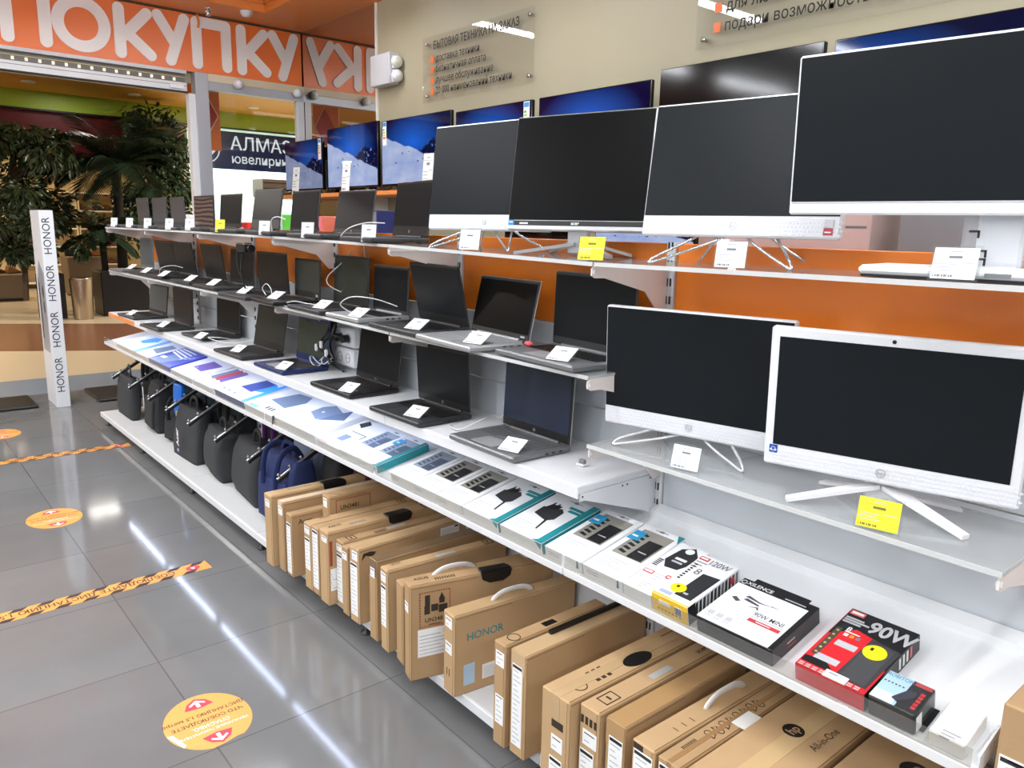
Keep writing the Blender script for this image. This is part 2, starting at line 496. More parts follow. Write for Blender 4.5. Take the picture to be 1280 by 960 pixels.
wall_sign(5.68, 4.30, 2.53, 3.03, [('БЫТОВАЯ ТЕХНИКА НА ЗАКАЗ', .155, .40, .082, .022, 0, .86), ('доставка техники', .19, .30, .078, .0, 1, .86), ('безналичная оплата', .19, .22, .078, 0, 1, .86), ('лучшее обслуживание', .19, .137, .078, 0, 1, .86), ('20 000 наименований техники', .19, .055, .078, 0, 1, .86)],
          'clear acrylic wall sign with five lines of black text above the televisions')
wall_sign(2.92, 1.35, 2.53, 3.06, [('для любого', .19, .175, .082, 0, 1, .95), ('подари возможность выбора', .19, .075, .082, 0, 1, .95), ('', 0, 0, 0, 0, 0, 1)][:2],
          'clear acrylic wall sign cut by the top of the photo above the dark televisions')
# ------------------------------------------------------------------ shelving
JY = [.4, 1.4, 2.4, 3.4, 4.4, 5.4, 6.4]
def interp(y, xs, zs):
    if y <= xs[0]: return zs[0]
    for i in range(len(xs) - 1):
        if y <= xs[i + 1]: return zs[i] + (zs[i + 1] - zs[i]) * (y - xs[i]) / (xs[i + 1] - xs[i])
    return zs[-1]
def zu(y): return interp(y, JY, [1.4555, 1.4495, 1.466, 1.474, 1.479, 1.480, 1.480])
def z2(y): return interp(y, [.4, 1.4, 2.4, 3.4, 6.4], [.97, 1.154, 1.157, 1.167, 1.168])
Z3S = .854
t = thing('gondola_frame', 'long white and orange shelving back frame behind the laptops', 'shelving frame', (0, 0, 0))
def panel(z0, z1, y0, y1, m, name, x=1.765):
    k = MB(); k.box((x, (y0 + y1) / 2, (z0 + z1) / 2), (.012, y1 - y0 - .035, z1 - z0 - .004), m, .002); k.build(name, t)
for i in range(7):
    y0 = -.6 if i == 0 else JY[i - 1]; y1 = JY[i] 
    panel(1.226, 1.5, y0, y1, orange_pl, 'orange_panel')
    for (a, b) in ((.11, .43), (.43, .705), (.705, .978), (.978, 1.226)): panel(a, b, y0, y1, panel_grey, 'back_panel')
for y in JY:
    k = MB(); k.box((1.765, y, .8), (.03, .03, 1.4), white_metal, .002)
    for j in range(28): k.box((1.7485, y - .006, .14 + j * .05), (.003, .004, .022), black); k.box((1.7485, y + .006, .14 + j * .05), (.003, .004, .022), black)
    k.build('upright', t)
def bracket_geo(k, y, z, xf, m, deep=.14):
    # tapered knife bracket under a shelf
    pts = [(1.75, z), (xf + .012, z), (xf, z - .008), (xf, z - .026), (xf + .012, z - .033), (xf + .05, z - .034), (1.66, z - .075), (1.72, z - deep), (1.75, z - deep)]
    k.prism([(p[0], p[1]) for p in pts], (0, y + .0025, 0), X3, Z3, .005, m)
    k.box((xf + .006, y, z - .017), (.006, .012, .012), white_metal, .002)
brk = P('bracket_white', (232, 222, 216), .4)
def glass_shelf(y0, y1, za, zb, xf, label, group, left=False):
    zm = (za + zb) / 2; sl = (zb - za) / (y1 - y0)
    t = thing('glass_shelf', label, 'shelf', (0, 0, 0), (0, 0, 0), group)
    k = MB(); w = y1 - y0 - .006
    a = [(xf, y0 + .003), (1.745, y0 + .003), (1.745, y1 - .003), (xf, y1 - .003)]
    z = lambda y: za + sl * (y - y0)
    vs = [(p[0], p[1], z(p[1]) - .008) for p in a] + [(p[0], p[1], z(p[1]) - .0004) for p in a]
    k.add(vs, [(3, 2, 1, 0), (4, 5, 6, 7)], shelf_glass); k.add(vs, [(0, 1, 5, 4), (1, 2, 6, 5), (2, 3, 7, 6), (3, 0, 4, 7)], shelf_glass_edge)
    k.build('glass_pane', t)
    k = MB()
    for (ya, yb) in ((y0, y1),):
        vs = [(xf - .004, ya + .003, z(ya) - .010), (xf - .0005, ya + .003, z(ya) - .010), (xf - .0005, yb - .003, z(yb) - .010), (xf - .004, yb - .003, z(yb) - .010)]
        vs += [(p[0], p[1], p[2] + .010) for p in vs]
        k.add(vs, [(3, 2, 1, 0), (4, 5, 6, 7), (0, 1, 5, 4), (1, 2, 6, 5), (2, 3, 7, 6), (3, 0, 4, 7)], P('edge_strip_grey', (205, 206, 204), .3))
    k.build('edge_strip', t)
    k = MB(); bracket_geo(k, y0 + .008, za - .0082, xf, brk); k.build('bracket', t)
    if left:
        k = MB(); bracket_geo(k, y1 - .008, zb - .0082, xf, brk); k.build('bracket', t)
names = ['nearest the camera', 'under the two white computers with bent wire stands', 'under the two smaller white and silver computers', 'third from the near end', 'fourth from the near end', 'fifth from the near end', 'at the far end by the palm trees']
YS = [-.6] + JY
pos_u = ['running out of the photo at upper right', 'under the white computer with the chequered chin strip', 'under the silver edged black computer', 'carrying the laptop beside the white computer', 'in the middle of the row of laptops', 'second from the far end', 'at the far end by the palm trees']
for i in range(7):
    glass_shelf(YS[i], YS[i + 1], zu(YS[i]), zu(YS[i + 1]), 1.446, 'top row glass shelf ' + pos_u[i], 'top row glass shelves', i == 6)
pos_m = ['under the big grey laptop at the near end', 'second from the near end', 'third from the near end', 'second from the far end', 'at the far end by the black planter']
for i in range(1, 6):
    glass_shelf(JY[i], JY[i + 1], z2(JY[i]) if i > 1 else 1.153, z2(JY[i + 1]), 1.446, 'middle row glass shelf ' + pos_m[i - 1], 'middle row glass shelves', i == 5)
glass_shelf(.4, 1.4, .97, .97, 1.446, 'lower glass shelf carrying two white all in one computers', 'lower glass shelves', True)
led_w = emat('blue_white_led', (206, 220, 255), 30.0)
wm = P('shelf_white_metal', (226, 227, 229), .32)
for i in range(1, 6):
    y0, y1 = JY[i], JY[i + 1]
    lab = ['at the near end under the silver laptop', 'second from the near end', 'in the middle of the row', 'second from the far end', 'at the far end with an orange price strip'][i - 1]
    t = thing('metal_shelf', 'white metal shelf ' + lab, 'shelf', (0, 0, 0), (0, 0, 0), 'white metal laptop shelves')
    k = MB(); k.box((1.588, (y0 + y1) / 2, Z3S - .012), (.328, y1 - y0 - .003, .0235), wm, .003); k.build('shelf_board', t)
    k = MB(); k.box((1.4225, (y0 + y1) / 2, Z3S - .0185), (.006, y1 - y0 - .003, .036), wm, .002); k.build('fascia', t)
    for yy in ((y0 + .004,) if i < 5 else (y0 + .004, y1 - .004)):
        k = MB(); k.prism([(1.43, Z3S - .024), (1.745, Z3S - .024), (1.745, Z3S - .15), (1.70, Z3S - .13), (1.45, Z3S - .045), (1.43, Z3S - .045)], (0, yy + .0015, 0), X3, Z3, .003, wm)
        for xx in (1.44, 1.60, 1.62, 1.72): k.box((xx, yy - .0018, Z3S - .033), (.005, .001, .005), ink_d)
        k.build('bracket', t)
    if i == 5:
        k = MB(); k.box((1.4175, 6.05, Z3S - .017), (.003, .69, .030), P('orange_strip', (232, 140, 66), .35), .001); k.build('price_strip', t)
    if i >= 2:
        k = MB(); k.box((1.437, (y0 + y1) / 2, Z3S - .030), (.012, y1 - y0 - .12, .008), led_w, .001); k.build('light_strip', t)
# sloping tray
TX0, TZ0, TS = 1.388, .6265, .206
def ztray(x): return TZ0 + .0095 + TS * (x - TX0)
tray_w = P('tray_white', (230, 231, 232), .35)
rail = P('rail_grey', (220, 221, 222), .4)
guard = glassmat('tray_guard', (240, 239, 236), .03, .06)
for i in range(0, 6):
    y0, y1 = JY[i] - (.02 if i == 0 else 0), JY[i + 1]
    lab = ['with the red and black charger boxes', 'with the teal spined charger boxes', 'with the grey windowed charger boxes', 'with white drive boxes lit blue from above', 'second from the far end', 'at the far end with the blue striped drive box'][i]
    t = thing('sloped_tray', 'sloping white display tray ' + lab, 'tray', (0, 0, 0), (0, 0, 0), 'sloping display trays')
    k = MB(); w = y1 - y0 - .003; yc = (y0 + y1) / 2
    def slab4(xa, za, xb, zb, th, m, k=k):
        vs = []
        for yy in (y0 + .0015, y1 - .0015):
            vs += [(xa, yy, za - th), (xb, yy, zb - th), (xb, yy, zb), (xa, yy, za)]
        k.add(vs, [(0, 1, 2, 3), (7, 6, 5, 4), (0, 4, 5, 1), (1, 5, 6, 2), (2, 6, 7, 3), (3, 7, 4, 0)], m)
    slab4(TX0 - .004, ztray(TX0 - .004) - .0005, 1.74, ztray(1.74) - .0005, .014, tray_w)
    slab4(1.722, ztray(1.722) + .018, 1.755, ztray(1.74) + .03, .02, tray_w)
    k.build('tray_board', t)
    k = MB(); k.box((TX0 - .010, yc, TZ0 - .001), (.012, w, .022), rail, .002); k.build('front_rail', t)
    k = MB(); k.box((TX0 - .0145, yc, TZ0 + .0285), (.003, w - .01, .036), guard, .0005); k.build('clear_guard', t)
    if i == 0:
        k = MB(); k.prism([(TX0, TZ0 - .008), (1.74, TZ0 + .055), (1.74, TZ0 + .115), (TX0 + .02, TZ0 + .036), (TX0, TZ0 + .03)], (0, y0 + .002, 0), X3, Z3, .004, tray_w)
        k.disc((0, y0 - .002, 0), X3, Z3, TX0 + .06, TZ0 + .03, .004, .004, ink_l); k.build('end_plate', t)
# base deck
for i in range(0, 7):
    y0, y1 = YS[i], YS[i + 1]
    lab = ['at the right edge of the photo', 'under the nearest cartons', 'under the middle cartons', 'under the far cartons', 'under the wide dark bags', 'under the bag with white lettering', 'at the far end under the slim black bag'][i]
    t = thing('base_shelf', 'low white base shelf section ' + lab, 'shelf', (0, 0, 0), (0, 0, 0), 'white base shelves')
    k = MB(); k.box((1.53, (y0 + y1) / 2, .088), (.436, y1 - y0 - .002, .024), P('base_white', (206, 207, 206), .42, vary=.03, vscale=12), .003); k.build('deck', t)
    k = MB(); k.box((1.3075, (y0 + y1) / 2, .083), (.006, y1 - y0 - .002, .036), wm, .002); k.build('fascia', t)
    for yy in (y0 + .03, ) if i < 6 else (y0 + .03, y1 - .06):
        k = MB(); k.lathe([(.022, 0), (.022, .008), (.008, .012), (.008, .08)], (1.345, yy, 0), dkgrey, 14); k.box((1.56, yy, .05), (.4, .025, .05), dkgrey); k.build('foot', t)
# rear display row behind the back frame
t = thing('rear_shelf', 'low white goods shelf behind the orange back panels', 'shelf', (0, 0, 0))
k = MB(); k.box((2.0, 3.0, 1.37), (.44, 7.0, .025), white_metal, .003); k.build('shelf_board', t)
for yy in (0.0, 2.0, 4.0, 6.0):
    k = MB(); k.box((2.0, yy, .68), (.4, .03, 1.355), white_metal, .003); k.build('support', t)
def carton_small(y, w, h, d, x, m, label, deco):
    t = thing('goods_box', label, 'box', (x, y, 1.383), (0, 0, R(-90)))
    k = MB(); k.box((0, 0, h / 2), (w, d, h), m, .003); deco(k, w, d, h); k.build('box_body', t)
    k = MB(); k.rect((0, 0, h), X3, Y3, -w / 2 + .01, -.004, w / 2 - .01, .004, tape_m, .0008); k.build('tape', t)
    return t
def band(c1, c2):
    def f(k, w, d, h):
        k.rect((0, -d / 2, 0), X3, Z3, -w / 2 + .004, h * .45, w / 2 - .004, h * .97, P('goods_' + c1[0], c1[1], .4)); k.disc((0, -d / 2 - .0006, 0), X3, Z3, .01, h * .6, w * .28, h * .2, P('goods_' + c2[0], c2[1], .4))
    return f
carton_small(4.5, .19, .2, .12, 2.0, P('goods_green', (94, 190, 70), .4), 'small green and blue box seen between the laptops above the orange panel', band(('mint', (190, 222, 206)), ('blue', (60, 110, 190))))
carton_small(4.0, .19, .19, .12, 2.0, P('goods_coral', (226, 120, 96), .4), 'small pink and coral box seen between the dark laptops', band(('pink', (232, 130, 150)), ('navy', (30, 36, 90))))
carton_small(6.28, .16, .2, .12, 1.98, P('goods_white', (235, 232, 232), .4), 'small white box with a red flash at the far end', band(('white', (236, 234, 234)), ('red', (214, 50, 40))))
carton_small(5.05, .2, .15, .12, 2.0, P('goods_red', (196, 50, 56), .4), 'small red package behind the laptop with the yellow tag', band(('crimson', (180, 40, 50)), ('white2', (230, 225, 225))))
carton_small(3.55, .3, .22, .14, 2.05, P('goods_navy', (36, 38, 86), .4), 'dark navy package between two black laptops', band(('slate', (120, 122, 130)), ('navy2', (28, 30, 76))))
carton_small(1.2, .52, .27, .2, 2.05, P('goods_blush', (216, 190, 184), .5), 'wide blush coloured carton behind the white computers', lambda k, w, d, h: [k.rect((0, -d / 2, 0), X3, Z3, -w / 2 + .03 + i * .085, h * .35 + j * .07, -w / 2 + .085 + i * .085, h * .35 + j * .07 + .006, ink, .0006) for i in range(6) for j in range(3)])
carton_small(.72, .3, .3, .2, 2.05, P('goods_grey', (140, 142, 146), .5), 'plain grey carton behind the white computer on the slab base', lambda k, w, d, h: k.rect((0, -d / 2, 0), X3, Z3, -w / 2 + .02, .02, w / 2 - .02, .03, ink))
# ------------------------------------------------------------------ televisions
def snow_mat(name, off=0.0, strength=1.0, dark=0.0):
    m = bpy.data.materials.new(name); m.use_nodes = True; nt = m.node_tree; nt.nodes.clear(); N = nt.nodes.new; L = nt.links.new
    o = N('ShaderNodeOutputMaterial'); tc = N('ShaderNodeTexCoord'); sp = N('ShaderNodeSeparateXYZ'); L(tc.outputs['Generated'], sp.inputs[0])
    def M(op, a, b=None, c=None, clamp=False):
        n = N('ShaderNodeMath'); n.operation = op; n.use_clamp = clamp
        for i, x in enumerate((a, b, c)):
            if x is None: continue
            if isinstance(x, (int, float)): n.inputs[i].default_value = x
            else: L(x, n.inputs[i])
        return n.outputs[0]
    def noise(sc, det=5, dim='3D'):
        n = N('ShaderNodeTexNoise'); n.inputs['Scale'].default_value = sc; n.inputs['Detail'].default_value = det; L(tc.outputs['Generated'], n.inputs['Vector']); return n.outputs['Fac']
    u, v = sp.outputs[0], sp.outputs[2]
    n1 = noise(5); n2 = noise(14, 8)
    slope = M('ADD', M('MULTIPLY_ADD', u, -.52, .78), M('MULTIPLY_ADD', n1, .12, -.06))
    snow = M('MULTIPLY', M('SUBTRACT', slope, v), 60, None, True)
    pk = M('ADD', M('SUBTRACT', .66, M('ABSOLUTE', M('MULTIPLY', M('SUBTRACT', u, .80), .8))), M('MULTIPLY_ADD', n2, .3, -.15))
    rock = M('MULTIPLY', M('SUBTRACT', pk, v), 60, None, True)
    du = M('SUBTRACT', u, .48 + off); dv = M('SUBTRACT', v, .62)
    glow = M('SUBTRACT', 1.0, M('MULTIPLY', M('SQRT', M('ADD', M('MULTIPLY', du, du), M('MULTIPLY', dv, dv))), 2.0), None, True)
    def mix(f, a, b):
        n = N('ShaderNodeMix'); n.data_type = 'RGBA'; L(f, n.inputs[0])
        for i, x in ((6, a), (7, b)):
            if isinstance(x, tuple): n.inputs[i].default_value = x
            else: L(x, n.inputs[i])
        return n.outputs[2]
    sky = mix(glow, rgb(6, 10, 62), rgb(34, 110, 232))
    rk = mix(M('GREATER_THAN', n2, .60), rgb(14, 22, 66), rgb(120, 150, 220))
    sn = mix(n1, rgb(120, 148, 222), rgb(222, 232, 255))
    tree = M('MULTIPLY', M('GREATER_THAN', noise(26, 2), .64), M('MULTIPLY', M('LESS_THAN', M('ABSOLUTE', M('SUBTRACT', v, .40)), .09), M('GREATER_THAN', u, .2)))
    c = mix(rock, sky, rk); c = mix(snow, c, sn); c = mix(M('MULTIPLY', tree, snow), c, rgb(50, 70, 130))
    e = N('ShaderNodeEmission'); L(c, e.inputs['Color']); e.inputs['Strength'].default_value = strength
    g = N('ShaderNodeBsdfGlossy'); g.inputs['Roughness'].default_value = .06; f = N('ShaderNodeFresnel'); f.inputs['IOR'].default_value = 1.3
    mx = N('ShaderNodeMixShader'); L(f.outputs[0], mx.inputs[0]); L(e.outputs[0], mx.inputs[1]); L(g.outputs[0], mx.inputs[2]); L(mx.outputs[0], o.inputs['Surface'])
    return m
snow_a = snow_mat('snow_picture', 0, 1.1); snow_b = snow_mat('snow_picture_pale', .2, .62)
def television(y0, y1, ztop, zbase, pic, label, feet=True, x=3.55, energy=None, badge=False):
    w = y0 - y1; h = ztop - zbase
    t = thing('television', label, 'television', (x, (y0 + y1) / 2, zbase), (0, 0, R(-90)))
    f0 = .045 if feet else 0
    k = MB(); k.box((0, .018, f0 + (h - f0) / 2), (w, .03, h - f0), gloss_black, .004); k.box((0, .05, f0 + (h - f0) * .4), (w * .8, .05, (h - f0) * .6), dkgrey, .01); tcv = k.build('casing', t)
    k = MB(); k.rect((0, .0028, 0), X3, Z3, -w / 2 + .008, f0 + .018, w / 2 - .008, h - .008, pic, .0012); k.build('screen', tcv)
    if feet:
        for s in (-1, 1):
            k = MB(); k.tube([(s * w * .34 - .0, -.09, .006), (s * w * .34, -.02, .018), (s * w * .34, .03, f0 + .03), (s * w * .34, .06, .02), (s * w * .34, .11, .006)], .007, black, 8); k.build('foot', t)
    if energy:
        s = -1 if energy == 'L' else 1
        k = MB(); k.rect((0, .0016, 0), X3, Z3, s * (w / 2 - .05) - .03, h - .2, s * (w / 2 - .05) + .03, h - .008, paper, .001)
        k.rect((0, .0006, 0), X3, Z3, s * (w / 2 - .05) - .026, h - .045, s * (w / 2 - .05) + .026, h - .014, P('label_blue', (60, 140, 200), .5))
        for i, c in enumerate(((40, 160, 70), (150, 200, 60), (240, 210, 50), (230, 120, 40))): k.rect((0, .0006, 0), X3, Z3, s * (w / 2 - .05) - .024, h - .08 - i * .022, s * (w / 2 - .05) - .0 + i * .006, h - .066 - i * .022, P('energy%d' % i, c, .5))
        k.build('energy_label', t)
    if badge:
        k = MB(); k.rect((0, .0016, 0), X3, Z3, -.05, h * .62, -.01, h * .62 + .02, paper, .001); k.build('sticker', t)
ZT = 1.815
t = thing('television_shelf', 'orange fronted shelf carrying the row of televisions along the wall', 'shelf', (0, 0, 0))
k = MB(); k.box((3.57, 4.55, ZT - .0185), (.34, 7.0, .035), P('tv_shelf_orange', (232, 140, 66), .35), .003); k.build('shelf_board', t)
for yy in (1.2, 2.6, 4.0, 5.4, 6.3):
    k = MB(); k.prism([(3.45, ZT - .036), (3.785, ZT - .036), (3.785, ZT - .25)], (0, yy, 0), X3, Z3, .006, white_metal); k.build('bracket', t)
television(7.95, 7.11, 2.345, ZT, snow_b, 'pale television with a snowy slope at the far end of the wall row', energy='R')
television(7.0, 6.07, 2.41, ZT, snow_a, 'television with blue aurora over snow, beside the pale far one', x=3.55, energy=None)
television(6.0, 4.99, 2.395, ZT, snow_a, 'television with navy sky over snow, under the five line wall sign', energy='L')
television(4.93, 4.07, 2.37, ZT, snow_a, 'television showing only a blue strip above the first white computer', energy='R')
television(4.0, 3.05, 2.37, ZT, snow_a, 'television showing blue and white glow above the silver edged computer')
television(2.99, 2.02, 2.41, ZT, gloss_black, 'switched off black television with a small white sticker', badge=True)
television(1.97, .9, 2.405, ZT, snow_mat('snow_picture_dark', -.35, .9), 'dark blue television at the upper right above the largest white computer')
def small_tv(y, w, z, h, pic, label, x=2.12):
    television(y + w / 2, y - w / 2, z + h, z, pic, label, True, x)
small_tv(1.83, .46, 1.383, .27, snow_a, 'small television with a snow picture seen under the white computers')
small_tv(2.36, .46, 1.383, .19, gloss_black, 'small switched off black screen seen under the silver edged computer')
# ------------------------------------------------------------------ laptops
KEYW = {}
def logo_ring(k, o, u, v, x, y, r, m, body='hp'):
    k.ring(o, u, v, x, y, r * .84, r, m, .0009, 20)
    k.text(o, u, v, body, r * 1.35, m, .0009, x, y - r * .42, 'C', 0)
def laptop(zf, y, hx, a, tilt, w, h, label, group, base=dkgrey, keys=black, deck=None, lid=black, scr=screen_m, logo=None, d=.232, led=None, kbw=.88, chin=.022, thin=False, edge=None):
    A = R(a); f = (-math.cos(A), -math.sin(A)); off = d / 2 - .012
    x0 = hx + f[0] * off; y0 = y + f[1] * off
    z = zf(y) + .0004
    slope = (zf(y + .1) - zf(y - .1)) / .2
    t = thing('laptop', label, 'laptop', (x0, y0, z), (0, 0, A - R(90)), group)
    th = .014 if thin else .0175
    k = MB(); k.box((0, 0, .0025 + th / 2), (w, d, th), base, .0045)
    for sx in (-1, 1):
        for sy in (-1, 1): k.box((sx * (w / 2 - .03), sy * (d / 2 - .03), .0015), (.03, .008, .003), black)
    for i, xx in enumerate((.07, .04, .015)): k.box((w / 2 + .0002, xx, .011), (.001, .012, .005), black)
    tb = k.build('base', t)
    top = .0025 + th
    k = MB(); k.rect((0, 0, top), X3, Y3, -w * kbw / 2, -.012, w * kbw / 2, d / 2 - .035, deck or keys, .0006)
    nc = 14; nr = 5; kw = w * kbw / nc; kh = (d / 2 - .035 + .012 - .006) / nr
    for j in range(nr):
        for i in range(nc):
            if j == 0 and 4 <= i <= 8:
                if i == 4: k.box((-w * kbw / 2 + kw * 6.5, -.009 + kh / 2, top + .0012), (kw * 4.8, kh * .82, .0016), keys)
                continue
            k.box((-w * kbw / 2 + kw * (i + .5), -.009 + kh * (j + .5), top + .0012), (kw * .84, kh * .82, .0016), keys)
    k.build('keyboard', tb)
    k = MB(); k.rect((-.015, 0, top), X3, Y3, -.055, -d / 2 + .018, .055, -.022, edge or base, .0008); k.ring((-.015, 0, top), X3, Y3, 0, -d / 4 - .003, .0, .0, base) if False else None
    k.rect((-.015, 0, top), X3, Y3, -.0535, -d / 2 + .0195, .0535, -.0235, P('touchpad', (52, 53, 55), .3) if base in (dkgrey, black) else P('touchpad_light', (150, 150, 152), .3), .0012); k.build('touchpad', tb)
    k = MB(); k.cyl((-w * .36, off, top + .001), (w * .36, off, top + .001), .0055, base, 10); k.build('hinge', t)
    M = Matrix.Translation((0, off, top + .003)) @ Matrix.Rotation(R(-tilt), 4, 'X')
    k = MB(); k.M = M; k.box((0, .004, h / 2), (w, .0075, h), lid, .0035)
    if edge: k.box((0, .0065, h / 2), (w + .0012, .003, h + .0012), edge, .001)
    k.disc((0, .0, 0), X3, Z3, 0, h - .006, .0018, .0018, P('lens', (30, 32, 40), .1), .0008, 10); tl = k.build('lid', t)
    k = MB(); k.M = M; k.rect((0, .0002, 0), X3, Z3, -w / 2 + .006, chin, w / 2 - .006, h - .011, scr, .0008); k.build('screen', tl)
    if logo:
        k = MB(); k.M = M
        if logo == 'ring': logo_ring(k, (0, .0002, 0), X3, Z3, 0, chin * .5, .0055, P('logo_grey', (170, 172, 175), .3))
        elif logo == 'mark': k.rect((0, .0002, 0), X3, Z3, w / 2 - .045, chin * .35, w / 2 - .022, chin * .7, P('logo_grey', (170, 172, 175), .3))
        else: k.text((0, .0002, 0), X3, Z3, logo, .011, P('logo_grey', (170, 172, 175), .3), .001, 0, chin * .3, 'C', .01)
        k.build('emblem', tl)
    return t
wave = P('screen_wave', (150, 120, 112), .12)
def wave_mat():
    m = bpy.data.materials.new('wave_picture'); m.use_nodes = True; nt = m.node_tree; b = nt.nodes['Principled BSDF']; N = nt.nodes.new
    tc = N('ShaderNodeTexCoord'); wv = N('ShaderNodeTexWave'); wv.wave_type = 'RINGS'; wv.inputs['Scale'].default_value = 1.6; wv.inputs['Distortion'].default_value = 3
    nt.links.new(tc.outputs['Generated'], wv.inputs['Vector']); r = N('ShaderNodeValToRGB'); r.color_ramp.elements[0].color = rgb(70, 74, 84); r.color_ramp.elements[1].color = rgb(196, 160, 150)
    nt.links.new(wv.outputs['Fac'], r.inputs[0]); nt.links.new(r.outputs[0], b.inputs['Emission Color']); b.inputs['Emission Strength'].default_value = .45; b.inputs['Base Color'].default_value = rgb(10, 10, 10); b.inputs['Roughness'].default_value = .1
    return m
lap_silver = P('laptop_silver', (178, 179, 181), .35, .5)
lap_grey = P('laptop_grey', (122, 123, 125), .38, .4)
lap_blue = P('laptop_blue', (30, 46, 98), .35, .2)
gunmetal = P('laptop_gunmetal', (64, 66, 69), .4, .3)
far = 'from the far end of the top shelf'
UP = [(6.215, 1.666, -2, -3, .34, .19, 'laptop with painted grey screen reflection at the very far end of the top shelf', dict(base=gunmetal, lid=gunmetal, scr=P('screen_grey_reflect_tint', (62, 63, 66), .3))),  # lighter grey screen: reflected light put into the base colour
 (5.83, 1.666, -1, 0, .345, .186, 'laptop with painted grey screen reflection, second ' + far, dict(base=gunmetal, lid=gunmetal, scr=MATS.get('screen_grey_reflect_tint') or screen_m)),
 (5.42, 1.665, -3, -2, .345, .182, 'laptop with painted grey screen reflection, third ' + far, dict(base=gunmetal, lid=gunmetal)),
 (4.925, 1.662, 0, 1, .345, .188, 'thin laptop showing a wavy picture, fourth ' + far, dict(lid=black, scr=wave_mat(), thin=True, chin=.01)),
 (4.50, 1.66, -1, 5.5, .34, .188, 'dark laptop behind the yellow tag, fifth ' + far, dict(lid=black)),
 (3.985, 1.651, 1, 9.5, .344, .208, 'black laptop with a plain chin, sixth ' + far, dict(chin=.05)),
 (3.53, 1.652, -4, 6.8, .344, .19, 'black laptop, seventh ' + far, dict(chin=.012)),
 (3.053, 1.649, -1.6, 10, .339, .186, 'wide black laptop, eighth ' + far, dict(logo='ring', chin=.02)),
 (2.60, 1.653, -8.5, 7.3, .331, .212, 'tall black laptop beside the farthest white computer, top shelf', dict(logo='ring', chin=.04))]
for (y, hx, a, ti, w, h, lb, kw) in UP:
    if 'second' in lb or 'third' in lb: kw['scr'] = MATS['screen_grey_reflect_tint']
    laptop(zu, y, hx, a, ti, w, h, lb, 'laptops on the top shelf', **kw)
fm = 'from the far end of the middle shelf'
MID = [(6.13, 1.64, 6, 1.7, .24, .215, 'narrow grey green laptop at the very far end of the middle shelf', dict(base=lap_grey, lid=lap_grey, scr=P('screen_haze_reflect_tint', (74, 82, 84), .3))),  # pale reflected haze put into the screen's base colour
 (5.76, 1.684, 4, -8.5, .335, .207, 'dark laptop leaning forward, second ' + fm, {}),
 (5.385, 1.69, 2, -8.3, .345, .209, 'dark laptop leaning forward, third ' + fm, {}),
 (4.825, 1.682, 1, -8, .335, .210, 'dark laptop leaning forward, fourth ' + fm, {}),
 (4.39, 1.672, 1, 3.4, .333, .192, 'dark laptop, fifth ' + fm, {}),
 (3.77, 1.60, .7, -3, .35, .200, 'black laptop under the hanging power adapter, sixth ' + fm, {}),
 (3.44, 1.62, -3, 2, .30, .180, 'small thick black laptop with a light badge, seventh on the middle shelf', dict(logo='mark', chin=.03, base=black, scr=P('screen_dull_reflect_tint', (50, 57, 54), .28))),  # grey-green reflection painted as the screen's base colour
 (3.075, 1.648, -1.4, 3.8, .325, .212, 'dark laptop with painted green reflection, eighth ' + fm, dict(scr=P('screen_green_reflect_tint', (42, 49, 46), .25), chin=.035)),  # green reflection of the surroundings mixed into this screen's base colour
 (2.765, 1.663, -.7, 3.1, .275, .186, 'charcoal laptop with a silver base, ninth ' + fm, dict(base=lap_silver, keys=black, lid=dkgrey, chin=.012)),
 (2.363, 1.65, -2.7, -12, .341, .222, 'black laptop tilted forward, tenth ' + fm, dict(chin=.034)),
 (2.007, 1.625, -5.3, 12.6, .346, .194, 'silver laptop with a black screen and pink earbuds beside it', dict(base=lap_silver, keys=P('key_silver', (150, 151, 153), .4), lid=black, scr=P('screen_black', (9, 9, 9), .3, spec=.08), logo='mark', edge=lap_silver, chin=.018)),
 (1.607, 1.656, -4.7, 1.8, .366, .226, 'big grey laptop with black keys at the near end of the middle shelf', dict(base=lap_grey, keys=black, lid=dkgrey, chin=.024))]
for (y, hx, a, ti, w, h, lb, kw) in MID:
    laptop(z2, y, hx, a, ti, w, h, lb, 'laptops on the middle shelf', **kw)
fl_ = 'from the far end, white shelf'
zc = lambda y: Z3S
